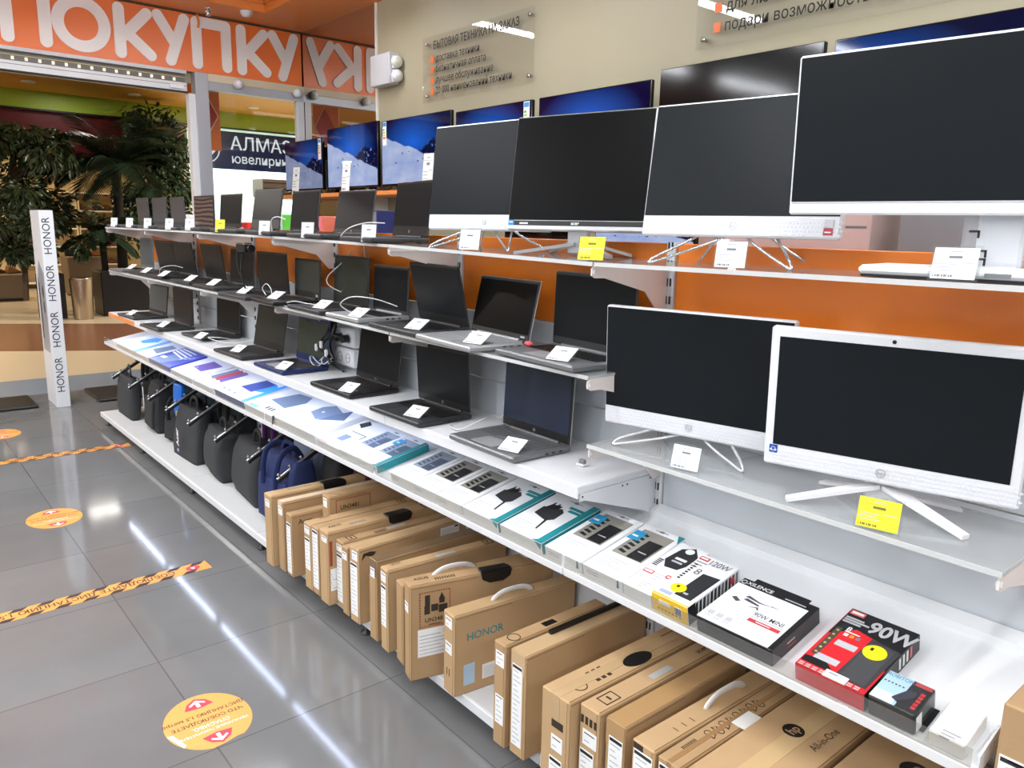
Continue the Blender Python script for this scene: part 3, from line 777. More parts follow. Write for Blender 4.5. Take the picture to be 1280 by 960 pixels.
LOW = [(5.94, 1.638, 3, 6.7, .355, .204, 'dark laptop with a painted grey screen reflection at the very far end of the white shelf', dict(base=gunmetal, scr=P('screen_haze2_reflect_tint', (66, 72, 72), .25))),  # grey reflection on this screen is held in its base colour
 (5.236, 1.60, 2, .6, .348, .229, 'dark laptop with a brown sheen, second ' + fl_, {}),
 (4.707, 1.695, 3.8, 2.9, .321, .205, 'dark laptop with white cable beside it, third ' + fl_, {}),
 (3.966, 1.633, 1.6, 10.5, .36, .224, 'charcoal laptop, fourth ' + fl_, dict(chin=.035, scr=P('screen_green_reflect_tint', (42, 49, 46), .25))),  # same painted green reflection used as the screen colour
 (3.466, 1.642, 1.1, 6.3, .321, .208, 'laptop with a dark blue base beside the tangle of cables', dict(base=lap_blue, lid=lap_blue, scr=P('screen_sage_reflect_tint', (50, 62, 55), .25), logo='ring', chin=.03)),  # stronger green reflection given to the panel as base colour
 (2.865, 1.652, .4, 8.4, .344, .217, 'black laptop to the right of the wall sockets, sixth ' + fl_, dict(base=black, logo='DELL', chin=.022)),
 (2.324, 1.624, .5, -3.4, .33, .222, 'black laptop with a ring emblem, second from the near end, white shelf', dict(logo='ring', chin=.026)),
 (1.817, 1.629, -1.6, 3, .337, .221, 'silver grey laptop with a painted blue sheen, nearest on the white shelf', dict(base=lap_grey, keys=P('key_grey', (96, 97, 99), .4), lid=black, edge=lap_silver, scr=P('screen_blue_sheen_tint', (36, 46, 66), .25, spec=.4), logo='ring', chin=.028))]  # blue sheen is painted: reflected light set as the screen's base colour
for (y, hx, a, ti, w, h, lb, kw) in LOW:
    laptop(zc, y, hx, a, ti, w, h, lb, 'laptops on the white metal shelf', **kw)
# ------------------------------------------------------------------ price tags
def tag_art(k, o, u, v, w, h, dark):
    k.rect(o, u, v, -w * .15, h * .66, w * .15, h * .74, dark, .0005)
    k.rect(o, u, v, -w * .14, h * .86, w * .14, h * .9, ink_l, .0005)
    k.rect(o, u, v, -w * .46, h * .795, w * .46, h * .803, ink, .0005)
    for i in range(3): k.rect(o, u, v, -w * .45, h * (.46 - i * .1), w * (.05 - .06 * (i % 2)), h * (.49 - i * .1), ink_l, .0005)
    k.rect(o, u, v, w * .12, h * .5, w * .44, h * .53, ink_l, .0005)
    for i in range(9): k.rect(o, u, v, -w * .45 + i * w * .05, h * .06, -w * .45 + i * w * .05 + w * (.018 + .014 * (i % 3)), h * .13, dark, .0005)
def price_tag(loc, rz, lean, label, w=.072, h=.056, col=None, group='price tags', holder=True):
    t = thing('price_tag', label, 'price tag', loc, (0, 0, rz), group)
    M = Matrix.Rotation(R(-lean), 4, 'X'); th = .0016
    if holder:
        k = MB(); k.M = M; k.box((0, .0012, h / 2 + .004), (w + .010, .0014, h + .010), clear, .0004)
        L = max(.015, (h + .008) * math.sin(R(lean)))
        k.M = Matrix.Identity(4); k.box((0, L / 2, .0008), (w * .8, L, .0014), clear, .0004)
        zt = (h + .008) * math.cos(R(lean))
        k.box((0, L + .001, zt / 2), (w * .3, .0014, zt * .96), clear, .0004); k.build('acrylic_holder', t)
    k = MB(); k.M = M; k.box((0, -.0002, h / 2 + .004), (w, .0009, h), col or paper, 0); tag_art(k, (0, -.0007, .004), X3, Z3, w, h, ink if not col else P('tag_ink', (120, 110, 40), .6)); k.build('card', t)
    return t
def flat_on(zf, x, y): return (x, y, zf(y) + .0205)
labs_t = ['at the very far end of the white shelf', 'second ' + fl_, 'third ' + fl_, 'fourth ' + fl_]
T_t = [(1.452, 5.922), (1.44, 5.152), (1.462, 4.526), (1.463, 3.951), (1.447, 3.354), (1.453, 2.747), (1.444, 2.243), (1.446, 1.715)]
T_l = ['white price tag on the farthest laptop of the white shelf', 'white price tag on the second laptop ' + fl_, 'white price tag on the third laptop ' + fl_, 'white price tag on the charcoal laptop, fourth ' + fl_, 'white price tag on the laptop with the dark blue base', 'white price tag on the black laptop to the right of the sockets', 'white price tag on the black laptop beside the loose white cable', 'white price tag on the silver grey laptop of the white shelf']
for (x, y), lb in zip(T_t, T_l): price_tag((x - .015, y, Z3S + .0212), R(-90 + 14), 62, lb, .075, .06, group='price tags on the white shelf')
S_t = [(1.50, 6.05), (1.479, 5.60), (1.476, 5.20), (1.488, 4.73), (1.493, 4.36), (1.45, 3.80), (1.462, 3.456), (1.473, 3.006), (1.462, 2.68), (1.469, 2.28), (1.444, 1.90), (1.457, 1.53)]
S_l = ['white price tag on the narrow laptop, farthest on the middle shelf', 'white price tag on the second laptop ' + fm, 'white price tag on the third laptop ' + fm, 'white price tag on the fourth laptop ' + fm, 'white price tag on the fifth laptop ' + fm, 'white price tag on the laptop under the hanging power adapter', 'white price tag on the small thick black laptop', 'white price tag on the laptop with painted green reflection, middle shelf', 'white price tag on the charcoal laptop with the silver base', 'white price tag on the forward tilted black laptop, tenth on the middle shelf', 'white price tag on the silver laptop with the black screen', 'white price tag on the big grey laptop of the middle shelf']
for (x, y), lb in zip(S_t, S_l): price_tag((x - .012, y, z2(y) + .0212), R(-90 + 12), 60, lb, .075, .06, group='price tags on the middle shelf')
U_t = [(6.12, 'ahead of the farthest grey laptop', 0), (5.72, 'between the first and second grey laptops', 0), (5.30, 'between the second and third grey laptops', 0), (4.86, 'by the third grey laptop', 0), (4.50, 'by the laptop with the wavy picture', 0), (4.03, 'of the fifth laptop', 1), (3.47, 'by the sixth laptop', 0), (3.03, 'by the seventh laptop', 0), (2.53, 'beside the tall black laptop', 0)]
for y, lb, yl in U_t:
    price_tag((1.452, y, zu(y) + .0005), R(-90 + 30), 8, ('yellow' if yl else 'white') + ' price tag on the top shelf ' + lb, .06, .062, yellow_p if yl else None, 'price tags along the top shelf') if False else price_tag((1.4365, y, zu(y) + .0005), R(-90 + 30), 8, ('yellow' if yl else 'white') + ' price tag on the top shelf ' + lb, .058, .062, yellow_p if yl else None, 'price tags along the top shelf')
price_tag((1.462, 1.957, zu(1.95) + .0005), R(-90 + 22), 12, 'white price tag under the first white computer of the top shelf', .07, .062)
price_tag((1.455, 1.425, zu(1.42) + .0005), R(-90 + 18), 14, 'yellow price tag under the silver edged black computer', .072, .06, yellow_p)
price_tag((1.455, 1.003, zu(1.0) + .0005), R(-90 + 14), 10, 'white price tag under the computer with the chequered chin', .068, .056)
price_tag((1.46, .552, zu(.55) + .0005), R(-90 + 8), 18, 'white price tag in a wide clear holder before the slab base', .07, .056)
price_tag((1.462, 1.093, .9705), R(-90 + 12), 16, 'white price tag on the lower glass shelf under bent wire legs', .07, .056)
price_tag((1.455, .627, .9705), R(-90 + 12), 16, 'yellow price tag on the lower glass shelf between white blade legs', .076, .058, yellow_p)
# tags in front of the far televisions
for y, x, lb in ((7.45, 3.42, 'pale far television'), (6.42, 3.42, 'television with blue aurora'), (5.12, 3.42, 'television with navy sky')):
    price_tag((x, y, ZT + .0005), R(-90 + 10), 6, 'tall white price card in front of the ' + lb, .11, .26, group='price cards by the televisions')
# ------------------------------------------------------------------ all in one computers
lg = P('logo_silver', (196, 197, 200), .3, .4)
def computer(zf, x, y, a, tilt, w, h, lift, style, label):
    z = zf(y)
    A = R(a)
    t = thing('desktop_computer', label, 'computer', (x, y, z + .0005), (0, 0, A - R(90)), 'all in one computers')
    M = Matrix.Translation((0, 0, lift)) @ Matrix.Rotation(R(-tilt), 4, 'X')
    edge = {'wire': .0045, 'silver': .005, 'slab': .005, 'blade': .019}[style]
    topb = .021 if style == 'blade' else edge
    chin = {'wire': .05, 'silver': .03, 'slab': .026, 'blade': .048}[style]
    body = white_pl if style != 'silver' else silver
    k = MB(); k.M = M; k.box((0, .012, h / 2), (w, .022, h), body, .004); k.box((0, .035, h * .45), (w * .7, .03, h * .6), white_pl if style != 'silver' else dkgrey, .012)
    if style == 'silver': k.rect((0, .0011, 0), X3, Z3, -w / 2 + .004, .014, w / 2 - .004, h - .004, black, .0006)
    tc_ = k.build('casing', t)
    k = MB(); k.M = M; k.rect((0, .0006, 0), X3, Z3, -w / 2 + edge, chin, w / 2 - edge, h - topb, screen_m if style != 'silver' else P('screen_black', (9, 9, 9), .3, spec=.08), .0008); k.build('screen', tc_)
    k = MB(); k.M = M
    if style in ('wire', 'blade'):
        k.rect((0, .0009, 0), X3, Z3, -w / 2 + .004, .004, w / 2 - .004, chin - .004, white_pat, .0006)
        n = int(w / .009)
        for j in range(4):
            for i in range(n):
                xx = -w / 2 + .008 + i * .009 + (j % 2) * .0045
                k.prism([(xx, .008 + j * .009), (xx + .0036, .011 + j * .009), (xx + .0072, .008 + j * .009), (xx + .0036, .005 + j * .009)], (0, .0003, 0), X3, Z3, .0009, white_pat)
        k.build('speaker_strip', tc_)
        k = MB(); k.M = M; logo_ring(k, (0, -.0006, 0), X3, Z3, 0 if style == 'wire' else .0, chin * .52, .0095, lg); k.build('emblem', tc_)
    elif style == 'silver':
        k.rect((0, .0005, 0), X3, Z3, -w / 2 + .004, .0285, w / 2 - .004, .0298, silver, .0006); k.build('chin_line', tc_)
        k = MB(); k.M = M; k.text((0, .0004, 0), X3, Z3, 'acer', .014, P('logo_white', (226, 226, 226), .4), .001, .01, .0175, 'C', .02, 1.1); k.rect((0, .0004, 0), X3, Z3, -w / 2 + .045, .018, -w / 2 + .075, .023, lg); k.build('emblem', tc_)
        k = MB(); k.M = M; k.rect((0, .0004, 0), X3, Z3, -w / 2 + .004, .014, -w / 2 + .024, .03, P('sticker_blue', (40, 130, 200), .4), .0008); k.rect((0, -.0006, 0), X3, Z3, -w / 2 + .008, .022, -w / 2 + .02, .025, paper, .0004); k.build('sticker', tc_)
    else:
        k.rect((0, .0009, 0), X3, Z3, -w / 2 + .006, .022, w / 2 - .006, .0235, ink_l, .0004); k.build('chin_line', tc_)
    if style == 'blade':
        k = MB(); k.M = M; k.disc((0, .0009, 0), X3, Z3, 0, h - .011, .004, .004, black, .001); k.disc((0, 0, 0), X3, Z3, 0, h - .011, .0018, .0018, P('lens', (30, 32, 40), .1), .0006); k.build('webcam', tc_)
        k = MB(); k.M = M; k.rect((0, .0006, 0), X3, Z3, -w / 2 + .012, .028, -w / 2 + .03, .046, P('sticker_royal', (30, 84, 170), .4), .001); k.ring((0, -.0005, 0), X3, Z3, -w / 2 + .021, .037, .004, .005, paper, .0004, 14); k.build('sticker', tc_)
    if style == 'wire':
        for s in (-1, 1):
            k = MB(); pts = [(s * .085, .05, lift + .06), (s * .09, .04, lift + .012), (s * .165, -.055, .02), (s * .178, -.072, .005), (s * .165, -.068, .006), (s * .06, -.0, lift * .75), (s * .02, .035, lift + .01), (s * .015, .05, lift + .06)]
            k.tube(smooth_path(pts, 5), .0036, chrome if lift > .055 else P('wire_white', (220, 220, 222), .25, .5), 8)
            k.build('wire_leg', t)
            k = MB(); k.tube(smooth_path([(s * .06, .05, lift + .05), (s * .07, .07, lift), (s * .14, .13, .01), (s * .15, .135, .004)], 5), .0036, chrome, 8); k.build('wire_leg', t)
    elif style in ('blade', 'silver'):
        m = white_pl if style == 'blade' else silver
        ax, ay = (.168, -.055) if style == 'blade' else (.16, -.06)
        for s in (-1, 1):
            k = MB()
            def blade(p0, p1, w0, w1, th, k=k, m=m):
                p0 = Vector(p0); p1 = Vector(p1); d = (p1 - p0).normalized(); n = Vector((-d.y, d.x, 0)).normalized(); vs = []
                for p, ww in ((p0, w0), (p1, w1)):
                    for q in (-1, 1):
                        for zz in (0, th): vs.append(tuple(p + n * q * ww / 2 + Vector((0, 0, zz))))
                k.add(vs, [(0, 2, 3, 1), (4, 5, 7, 6), (0, 1, 5, 4), (2, 6, 7, 3), (1, 3, 7, 5), (0, 4, 6, 2)], m)
            hz = lift * .72 if style == 'blade' else lift * .42
            blade((s * .01, .035, hz), (s * ax, ay, .0005), .034, .02, .009); k.build('stand_leg', t)
        k = MB(); k.box((0, .045, (lift + .05) / 2 + .01), (.07, .02, lift + .06), m, .004)
        p = MB(); k.build('stand_neck', t)
        for s in (-1, 1):
            k = MB(); k.M = Matrix.Identity(4)
            def blade2(p0, p1, w0, w1, th, k=k, m=m):
                p0 = Vector(p0); p1 = Vector(p1); d = (p1 - p0).normalized(); n = Vector((-d.y, d.x, 0)).normalized(); vs = []
                for p, ww in ((p0, w0), (p1, w1)):
                    for q in (-1, 1):
                        for zz in (0, th): vs.append(tuple(p + n * q * ww / 2 + Vector((0, 0, zz))))
                k.add(vs, [(0, 2, 3, 1), (4, 5, 7, 6), (0, 1, 5, 4), (2, 6, 7, 3), (1, 3, 7, 5), (0, 4, 6, 2)], m)
            blade2((s * .02, .05, lift * .5), (s * .14, .115, .0005), .03, .018, .008); k.build('stand_leg', t)
    else:
        k = MB(); k.box((.02, .01, .0135), (.30, .17, .017), white_pl, .006); k.box((.02, .01, .0025), (.292, .162, .005), black, .001); k.rect((.02, -.0753, 0), X3, Z3, .06, .009, .1, .016, ink, .0006); k.build('stand_base', t)
        k = MB(); k.box((.075, .055, (lift + .06) / 2 + .02), (.075, .03, lift + .07), white_pl, .006); k.build('stand_neck', t)
        k = MB(); k.box((.07, .052, lift / 2 + .018), (.11, .044, lift * .86), glassmat('film_wrap', (240, 241, 243), .25, .22), .006)
        for i, (xx, zz) in enumerate(((.035, .085), (.05, .05), (.05, .035))):
            k.rect((0, .0295, 0), X3, Z3, xx - .008, zz, xx + .01, zz + .004, black, .0008); k.rect((0, .0295, 0), X3, Z3, xx + .006, zz - .010, xx + .01, zz + .002, black, .0008)
        k.build('film_wrap', t)
    return t
computer(zu, 1.571, 2.022, 7.8, 6.2, .54, .343, .062, 'wire', 'white desktop computer with wide white chin, furthest of the four on the top shelf')
computer(zu, 1.599, 1.645, 14.8, 8.1, .46, .337, .072, 'silver', 'black screened desktop computer with silver edges on the top shelf')
computer(zu, 1.614, 1.112, 9.9, 8.5, .499, .328, .069, 'wire', 'white desktop computer with a red sticker on its chequered chin')
computer(zu, 1.548, .600, 8.6, -1.9, .609, .309, .115, 'slab', 'largest white desktop computer on a white slab base at upper right')
zg = lambda y: .97
computer(zg, 1.599, 1.187, 11.8, -2.4, .507, .325, .039, 'wire', 'white desktop computer on bent wire legs on the lower glass shelf')
computer(zg, 1.565, .678, 13.7, -3.3, .483, .309, .058, 'blade', 'white desktop computer with thick bezel and webcam on blade legs')
# extra stickers on the chequered chin computer
for o in [o for o in COL.objects if o.get('label', '').startswith('white desktop computer with a red sticker')]:
    M = Matrix.Translation((0, 0, .069)) @ Matrix.Rotation(R(-8.5), 4, 'X')
    k = MB(); k.M = M; k.rect((0, -.0008, 0), X3, Z3, .214, .008, .234, .024, P('sticker_red', (170, 30, 50), .4), .0008); k.rect((0, -.0008, 0), X3, Z3, .214, .027, .234, .043, P('sticker_grey', (200, 200, 204), .4), .0008); k.rect((0, -.0016, 0), X3, Z3, .217, .013, .231, .016, paper, .0004); k.build('sticker', o)
# ------------------------------------------------------------------ cables, sockets, small things
def cable(name, label, pts, r, m, n=6):
    k = MB(); k.tube(smooth_path(pts, n), r, m, 7)
    o = k.build(name); tag(o, label, 'cable'); return o
def zl(y): return z2(y) + .004
cable('cable', 'white cable arching over the ninth laptop of the middle shelf', [(1.50, 2.78, zl(2.78) + .02), (1.46, 2.80, zl(2.8) + .055), (1.48, 2.74, zl(2.7) + .09), (1.54, 2.66, zl(2.66) + .085), (1.60, 2.60, zl(2.6) + .06)], .0022, cable_w)
cable('cable', 'white cable hanging in a loop behind the small thick laptop', [(1.70, 3.13, 1.42), (1.66, 3.17, 1.36), (1.62, 3.22, 1.30), (1.62, 3.20, 1.26), (1.68, 3.13, 1.22), (1.725, 3.08, 1.19)], .0022, cable_w)
cable('cable', 'second white cable hanging beside the loop by the laptop with painted green reflection', [(1.725, 3.08, 1.45), (1.725, 3.07, 1.38), (1.73, 3.08, 1.30), (1.73, 3.1, 1.22), (1.72, 3.11, 1.185)], .0022, cable_w)
cable('cable', 'white cable lying along the front of the middle shelf', [(1.452, 3.20, zl(3.2)), (1.448, 3.32, zl(3.3) + .003), (1.47, 3.26, zl(3.2) + .025), (1.49, 3.18, zl(3.2) + .022), (1.50, 3.1, zl(3.1) + .022)], .0022, cable_w)
cable('cable', 'white cable looped beside the tag of the sixth middle laptop', [(1.50, 3.63, zl(3.6) + .02), (1.50, 3.67, zl(3.6) + .05), (1.50, 3.62, zl(3.6) + .075), (1.50, 3.57, zl(3.6) + .055), (1.50, 3.56, zl(3.6) + .02)], .0022, cable_w)
cable('cable', 'white cable arching near the far end of the middle shelf', [(1.52, 5.40, zl(5.4) + .02), (1.52, 5.36, zl(5.4) + .06), (1.56, 5.26, zl(5.3) + .08), (1.6, 5.18, zl(5.2) + .07)], .0022, cable_w)
cable('cable', 'white cable curling beside the black ring emblem laptop', [(1.53, 2.14, Z3S + .006), (1.50, 2.10, Z3S + .006), (1.50, 2.04, Z3S + .012), (1.56, 2.00, Z3S + .045), (1.63, 2.03, Z3S + .04), (1.68, 2.06, Z3S + .02), (1.70, 2.02, Z3S + .06), (1.70, 1.99, Z3S + .10), (1.71, 2.04, Z3S + .11), (1.71, 2.07, Z3S + .06), (1.72, 2.03, Z3S + .006)], .0022, cable_w)
cable('cable', 'white cable bow between the third and fourth laptops of the white shelf', [(1.66, 4.44, Z3S + .006), (1.56, 4.42, Z3S + .03), (1.5, 4.48, Z3S + .03), (1.52, 4.38, Z3S + .02), (1.58, 4.32, Z3S + .012), (1.66, 4.26, Z3S + .03), (1.72, 4.22, Z3S + .1), (1.72, 4.2, Z3S + .2)], .0022, cable_w)
cable('cable', 'white cable arching over the wide black laptop of the top shelf', [(1.47, 2.80, zu(2.8) + .02), (1.48, 2.75, zu(2.8) + .05), (1.52, 2.69, zu(2.8) + .07), (1.56, 2.62, zu(2.6) + .072)], .0022, cable_w)
cable('cable', 'white cable curl on the tag of the sixth top laptop', [(1.47, 3.46, zu(3.5) + .02), (1.47, 3.46, zu(3.5) + .07), (1.48, 3.42, zu(3.5) + .085), (1.5, 3.38, zu(3.5) + .075)], .0022, cable_w)
# power adapter hanging at the bracket
t = thing('power_adapter', 'black power adapter hanging from the top shelf bracket', 'power adapter', (1.47, 3.80, 1.44), (0, 0, R(-90)))
k = MB(); k.box((0, 0, -.028), (.10, .05, .045), black, .008); k.cyl((.05, 0, -.03), (.085, 0, -.03), .012, black, 12); k.cyl((.085, 0, -.03), (.095, 0, -.03), .018, black, 12); k.build('adapter_body', t)
k = MB(); k.rect((0, -.0, -.0055), X3, Y3, -.02, -.02, .02, .02, P('label_gold', (180, 150, 60), .5)); k.build('rating_label', t)
k = MB(); k.tube(smooth_path([(-.045, 0, -.03), (-.07, -.01, -.06), (-.06, -.01, -.14), (-.03, .01, -.20), (-.02, .04, -.26), (-.02, .05, -.275)], 5), .004, cable_b, 8); k.tube(smooth_path([(-.02, 0, -.05), (-.03, -.01, -.14), (-.02, 0, -.22), (-.01, .02, -.255)], 5), .0045, cable_b, 8); k.build('power_lead', t)
def socket(y, z, n, label):
    t = thing('wall_socket', label, 'socket', (1.758, y, z), (0, 0, R(-90)))
    k = MB(); k.box((0, -.018, 0), (.085 * n, .036, .085), white_pl, .006); k.build('faceplate', t)
    for i in range(n):
        k = MB(); x = (i - (n - 1) / 2) * .075; k.ring((0, -.036, 0), X3, Z3, x, 0, .018, .023, ink_l, .002); k.disc((0, -.0362, 0), X3, Z3, x - .009, 0, .003, .003, black); k.disc((0, -.0362, 0), X3, Z3, x + .009, 0, .003, .003, black); k.build('outlet', t)
socket(3.265, 1.012, 2, 'white double wall socket with black plugs, upper of two')
socket(3.275, .918, 2, 'white double wall socket, lower of two behind the cables')
socket(5.9, 1.31, 2, 'white wall socket high on the orange panel at the far end') if False else None
k = MB()
random.seed(3)
t = thing('cable_tangle', 'tangle of black and white leads hanging by the double sockets', 'cables', (1.675, 3.315, Z3S))
k.cyl((.044, -.085, .158), (.012, -.085, .158), .019, black, 12); k.cyl((.044, -.02, .158), (.018, -.02, .158), .019, black, 12); k.tube(smooth_path([(.015, -.085, .158), (-.01, -.05, .17), (-.02, .03, .13), (.0, .02, .05), (.02, -.05, .01)], 6), .0055, cable_b, 8); k.tube(smooth_path([(.02, -.02, .158), (-.02, .02, .12), (-.01, -.02, .06), (0, -.12, .012)], 6), .0055, cable_b, 8)
for i in range(5):
    pts = [(.03, random.uniform(-.03, .05), .25), (.0 + random.uniform(-.03, .03), random.uniform(-.02, .06), .18), (random.uniform(-.04, .02), random.uniform(-.03, .09), .11), (random.uniform(-.04, .02), random.uniform(-.06, .1), .05), (random.uniform(-.03, .03), random.uniform(-.08, .1), .012)]
    k.tube(smooth_path(pts, 5), .0045, cable_b, 7)
k.build('black_lead', t)
k = MB()
for i in range(7):
    c = (random.uniform(-.04, .0), random.uniform(-.06, .10)); r = random.uniform(.02, .045); zz = random.uniform(.035, .06)
    pts = [(c[0] + r * math.cos(q) * .6, c[1] + r * math.sin(q), zz + r * .7 * math.sin(q * 1.5 + i) * .6) for q in [j * .7 for j in range(10)]]
    k.tube(smooth_path(pts, 3), .003, cable_w, 6)
for (y, z) in ((.09, .10), (.04, .12), (-.01, .085)): k.box((-.03, y, z), (.014, .018, .035), white_pl, .004)
k.build('white_lead', t)
# earbuds beside the silver laptop and a small clip on the white shelf
k = MB(); k.box((0, 0, .008), (.02, .035, .014), P('coral_plastic', (226, 96, 104), .4), .005); k.box((0, .03, .006), (.012, .03, .01), black, .003)
o = tag(k.build('usb_dongle'), 'pink and black plug beside the silver laptop', 'plug'); o.location = (1.56, 1.775, z2(1.78) + .0205) ; o.rotation_euler = (0, 0, R(-20))
k = MB(); k.box((0, 0, .011), (.014, .022, .016), P('clip_grey', (120, 120, 122), .4), .003); k.box((0, 0, .004), (.026, .03, .006), white_pl, .002)
o = tag(k.build('cable_clip'), 'small grey clip alone on the white shelf near its corner', 'clip'); o.location = (1.565, 1.53, Z3S + .0005)
# ------------------------------------------------------------------ boxes on the sloping tray
TILT = math.degrees(math.atan(TS))
teal = P('print_teal', (16, 132, 140), .35); cyan = P('print_cyan', (30, 150, 200), .35); sky_b = P('print_blue', (44, 150, 238), .3)
navy_p = P('print_navy', (44, 62, 140), .35); slate_p = P('print_slate', (110, 126, 150), .4); violet = P('print_violet', (104, 78, 150), .35)
redp = P('print_red', (214, 32, 40), .35); redd = P('print_dull_red', (190, 56, 62), .4); yel = P('print_yellow', (244, 222, 26), .35); window_g = P('window_tray_grey', (150, 146, 136), .25)
boxw = P('box_white', (238, 238, 240), .32); boxside = P('box_side', (222, 220, 218), .4); boxk = P('box_black', (22, 22, 24), .35)
def tbox(name, cat, label, y0, y1, D, th, art, x0=TX0 - .002, rz=0, body=boxw, group='boxes on the sloping tray', lift=0.0, bev=.0015):
    W = y1 - y0
    t = thing(name, label, cat, (x0, (y0 + y1) / 2, ztray(x0) + .0004 + lift), (R(TILT), 0, R(-90 + rz)), group)
    k = MB(); k.box((0, D / 2, th / 2), (W, D, th), body, bev)
    art(k, W, D, th, t)
    k.build('box_body', t)
    return t
def top(W, D, th): return (-W / 2, 0, th)
def lines(k, o, x, y, n, w, dy, m=ink_l, hh=.0035):
    for i in range(n): k.rect(o, X3, Y3, x, y - i * dy, x + w * (1 - .22 * (i % 3)), y - i * dy + hh, m)
def pic(k, o, pts, m, h=.0008): k.prism(pts, o, X3, Y3, h, m)
def drive_art(device, accent=None, extra=None):
    def f(k, W, D, th, t):
        o = top(W, D, th)
        device(k, o, W, D)
        lines(k, o, W * .08, D * .16, 3, W * .3, .012, ink_l)
        if accent: accent(k, o, W, D, th)
    return f
def a_blue_edge(k, o, W, D, th):
    k.rect(o, X3, Y3, W * .9, .002, W - .002, D - .002, sky_b, .0009)
def dev_quad(m, pts, dot=None):
    def f(k, o, W, D):
        k.prism([(p[0] * W, p[1] * D) for p in pts], o, X3, Y3, .0009, m)
        if dot: k.disc(o, X3, Y3, dot[0] * W, dot[1] * D, .006, .006, paper, .0014)
    return f
tbox('drive_box', 'box', 'white drive box with a bright blue stripe at the far end of the tray', 5.57, 6.07, .25, .025, drive_art(dev_quad(sky_b, [(.3, .5), (.5, .45), (.72, .75), (.6, .95), (.38, .9)]), lambda k, o, W, D, th: (k.rect(o, X3, Y3, W * .84, .004, W * .89, D - .004, sky_b, .0009), k.rect(o, X3, Y3, W * .91, .004, W * .97, D - .004, cyan, .0009))))
tbox('drive_box', 'box', 'white drive box with a grey slanted picture, second on the tray', 5.31, 5.55, .25, .025, drive_art(dev_quad(slate_p, [(.1, .4), (.8, .3), (.9, .8), (.35, .85)])))
def a_dark(k, W, D, th, t):
    o = top(W, D, th)
    k.prism([(0.004, .004), (W * .55, .004), (W * .75, D * .5), (W * .3, D * .62)], o, X3, Y3, .0009, slate_p)
    for i in range(4): k.prism([(W * .05, D * (.62 + i * .09)), (W * .7, D * (.5 + i * .12)), (W * .72, D * (.54 + i * .12)), (W * .05, D * (.67 + i * .09))], o, X3, Y3, .0014, paper)
    [k.ring(o, X3, Y3, W * (.70 + .09 * i), D * (.52 + .08 * i), .012, .018, P('print_pale_violet', (190, 196, 236), .4), .0016) for i in range(3)]
    k.rect(o, X3, Y3, W * .12, D * .25, W * .32, D * .36, paper, .0016)
tbox('drive_box', 'box', 'dark navy and violet drive box with pale numerals on the tray', 4.86, 5.28, .24, .028, a_dark, body=P('box_indigo', (62, 70, 158), .3))
tbox('drive_box', 'box', 'white drive box with one violet square picture', 4.43, 4.83, .25, .025, drive_art(dev_quad(violet, [(.28, .42), (.7, .36), (.82, .82), (.36, .88)], (.4, .45))))
tbox('drive_box', 'box', 'white drive box with three slanting coloured drives', 4.10, 4.41, .25, .025, drive_art(lambda k, o, W, D: [k.prism([(W * (.1 + .2 * i), D * .36), (W * (.32 + .2 * i), D * .30), (W * (.40 + .2 * i), D * .9), (W * (.2 + .2 * i), D * .95)], o, X3, Y3, .0009 + .0003 * i, (slate_p, redd, violet)[i]) for i in range(3)]))
tbox('drive_box', 'box', 'white and blue drive box with a navy front edge', 3.665, 4.07, .25, .036, lambda k, W, D, th, t: (k.rect((0, -.0002, 0), X3, Z3, -W / 2 + .001, .001, W / 2 - .001, th - .001, navy_p), k.disc(top(W, D, th), X3, Y3, W * .72, D * .66, .085, .055, sky_b), k.prism([(W * .3, D * .4), (W * .68, D * .36), (W * .76, D * .86), (W * .42, D * .9)], top(W, D, th), X3, Y3, .0012, navy_p), k.rect(top(W, D, th), X3, Y3, W * .89, .001, W - .001, D - .001, sky_b, .0009), [k.rect(top(W, D, th), X3, Y3, W * (.1 + .18 * i), D * .12, W * (.16 + .18 * i), D * .17, navy_p) for i in range(3)]))
tbox('drive_box', 'box', 'white drive box with a teal corner label and a slate drive', 3.315, 3.65, .25, .032, drive_art(dev_quad(slate_p, [(.22, .42), (.8, .34), (.92, .72), (.8, .93), (.42, .9)]), lambda k, o, W, D, th: (k.rect(o, X3, Y3, W * .06, D * .02, W * .36, D * .11, P('print_soft_teal', (110, 176, 190), .4), .0009), [k.rect(o, X3, Y3, W * (.5 + .09 * i), D * .12, W * (.55 + .09 * i), D * .22, ink_d, .001) for i in range(3)])))
tbox('drive_box', 'box', 'thick white drive box with two folded slate drives', 2.90, 3.30, .25, .042, drive_art(lambda k, o, W, D: (k.prism([(W * .3, D * .5), (W * .58, D * .36), (W * .72, D * .8), (W * .42, D * .92), (W * .3, D * .75)], o, X3, Y3, .0009, slate_p), k.prism([(W * .6, D * .36), (W * .94, D * .62), (W * .78, D * .95), (W * .72, D * .8)], o, X3, Y3, .0012, P('print_slate_dark', (88, 102, 130), .4)), k.disc(o, X3, Y3, W * .46, D * .62, .008, .008, paper, .0014)), lambda k, o, W, D, th: k.rect(o, X3, Y3, W * .12, D * .04, W * .36, D * .06, P('print_soft_teal', (110, 176, 190), .4))))
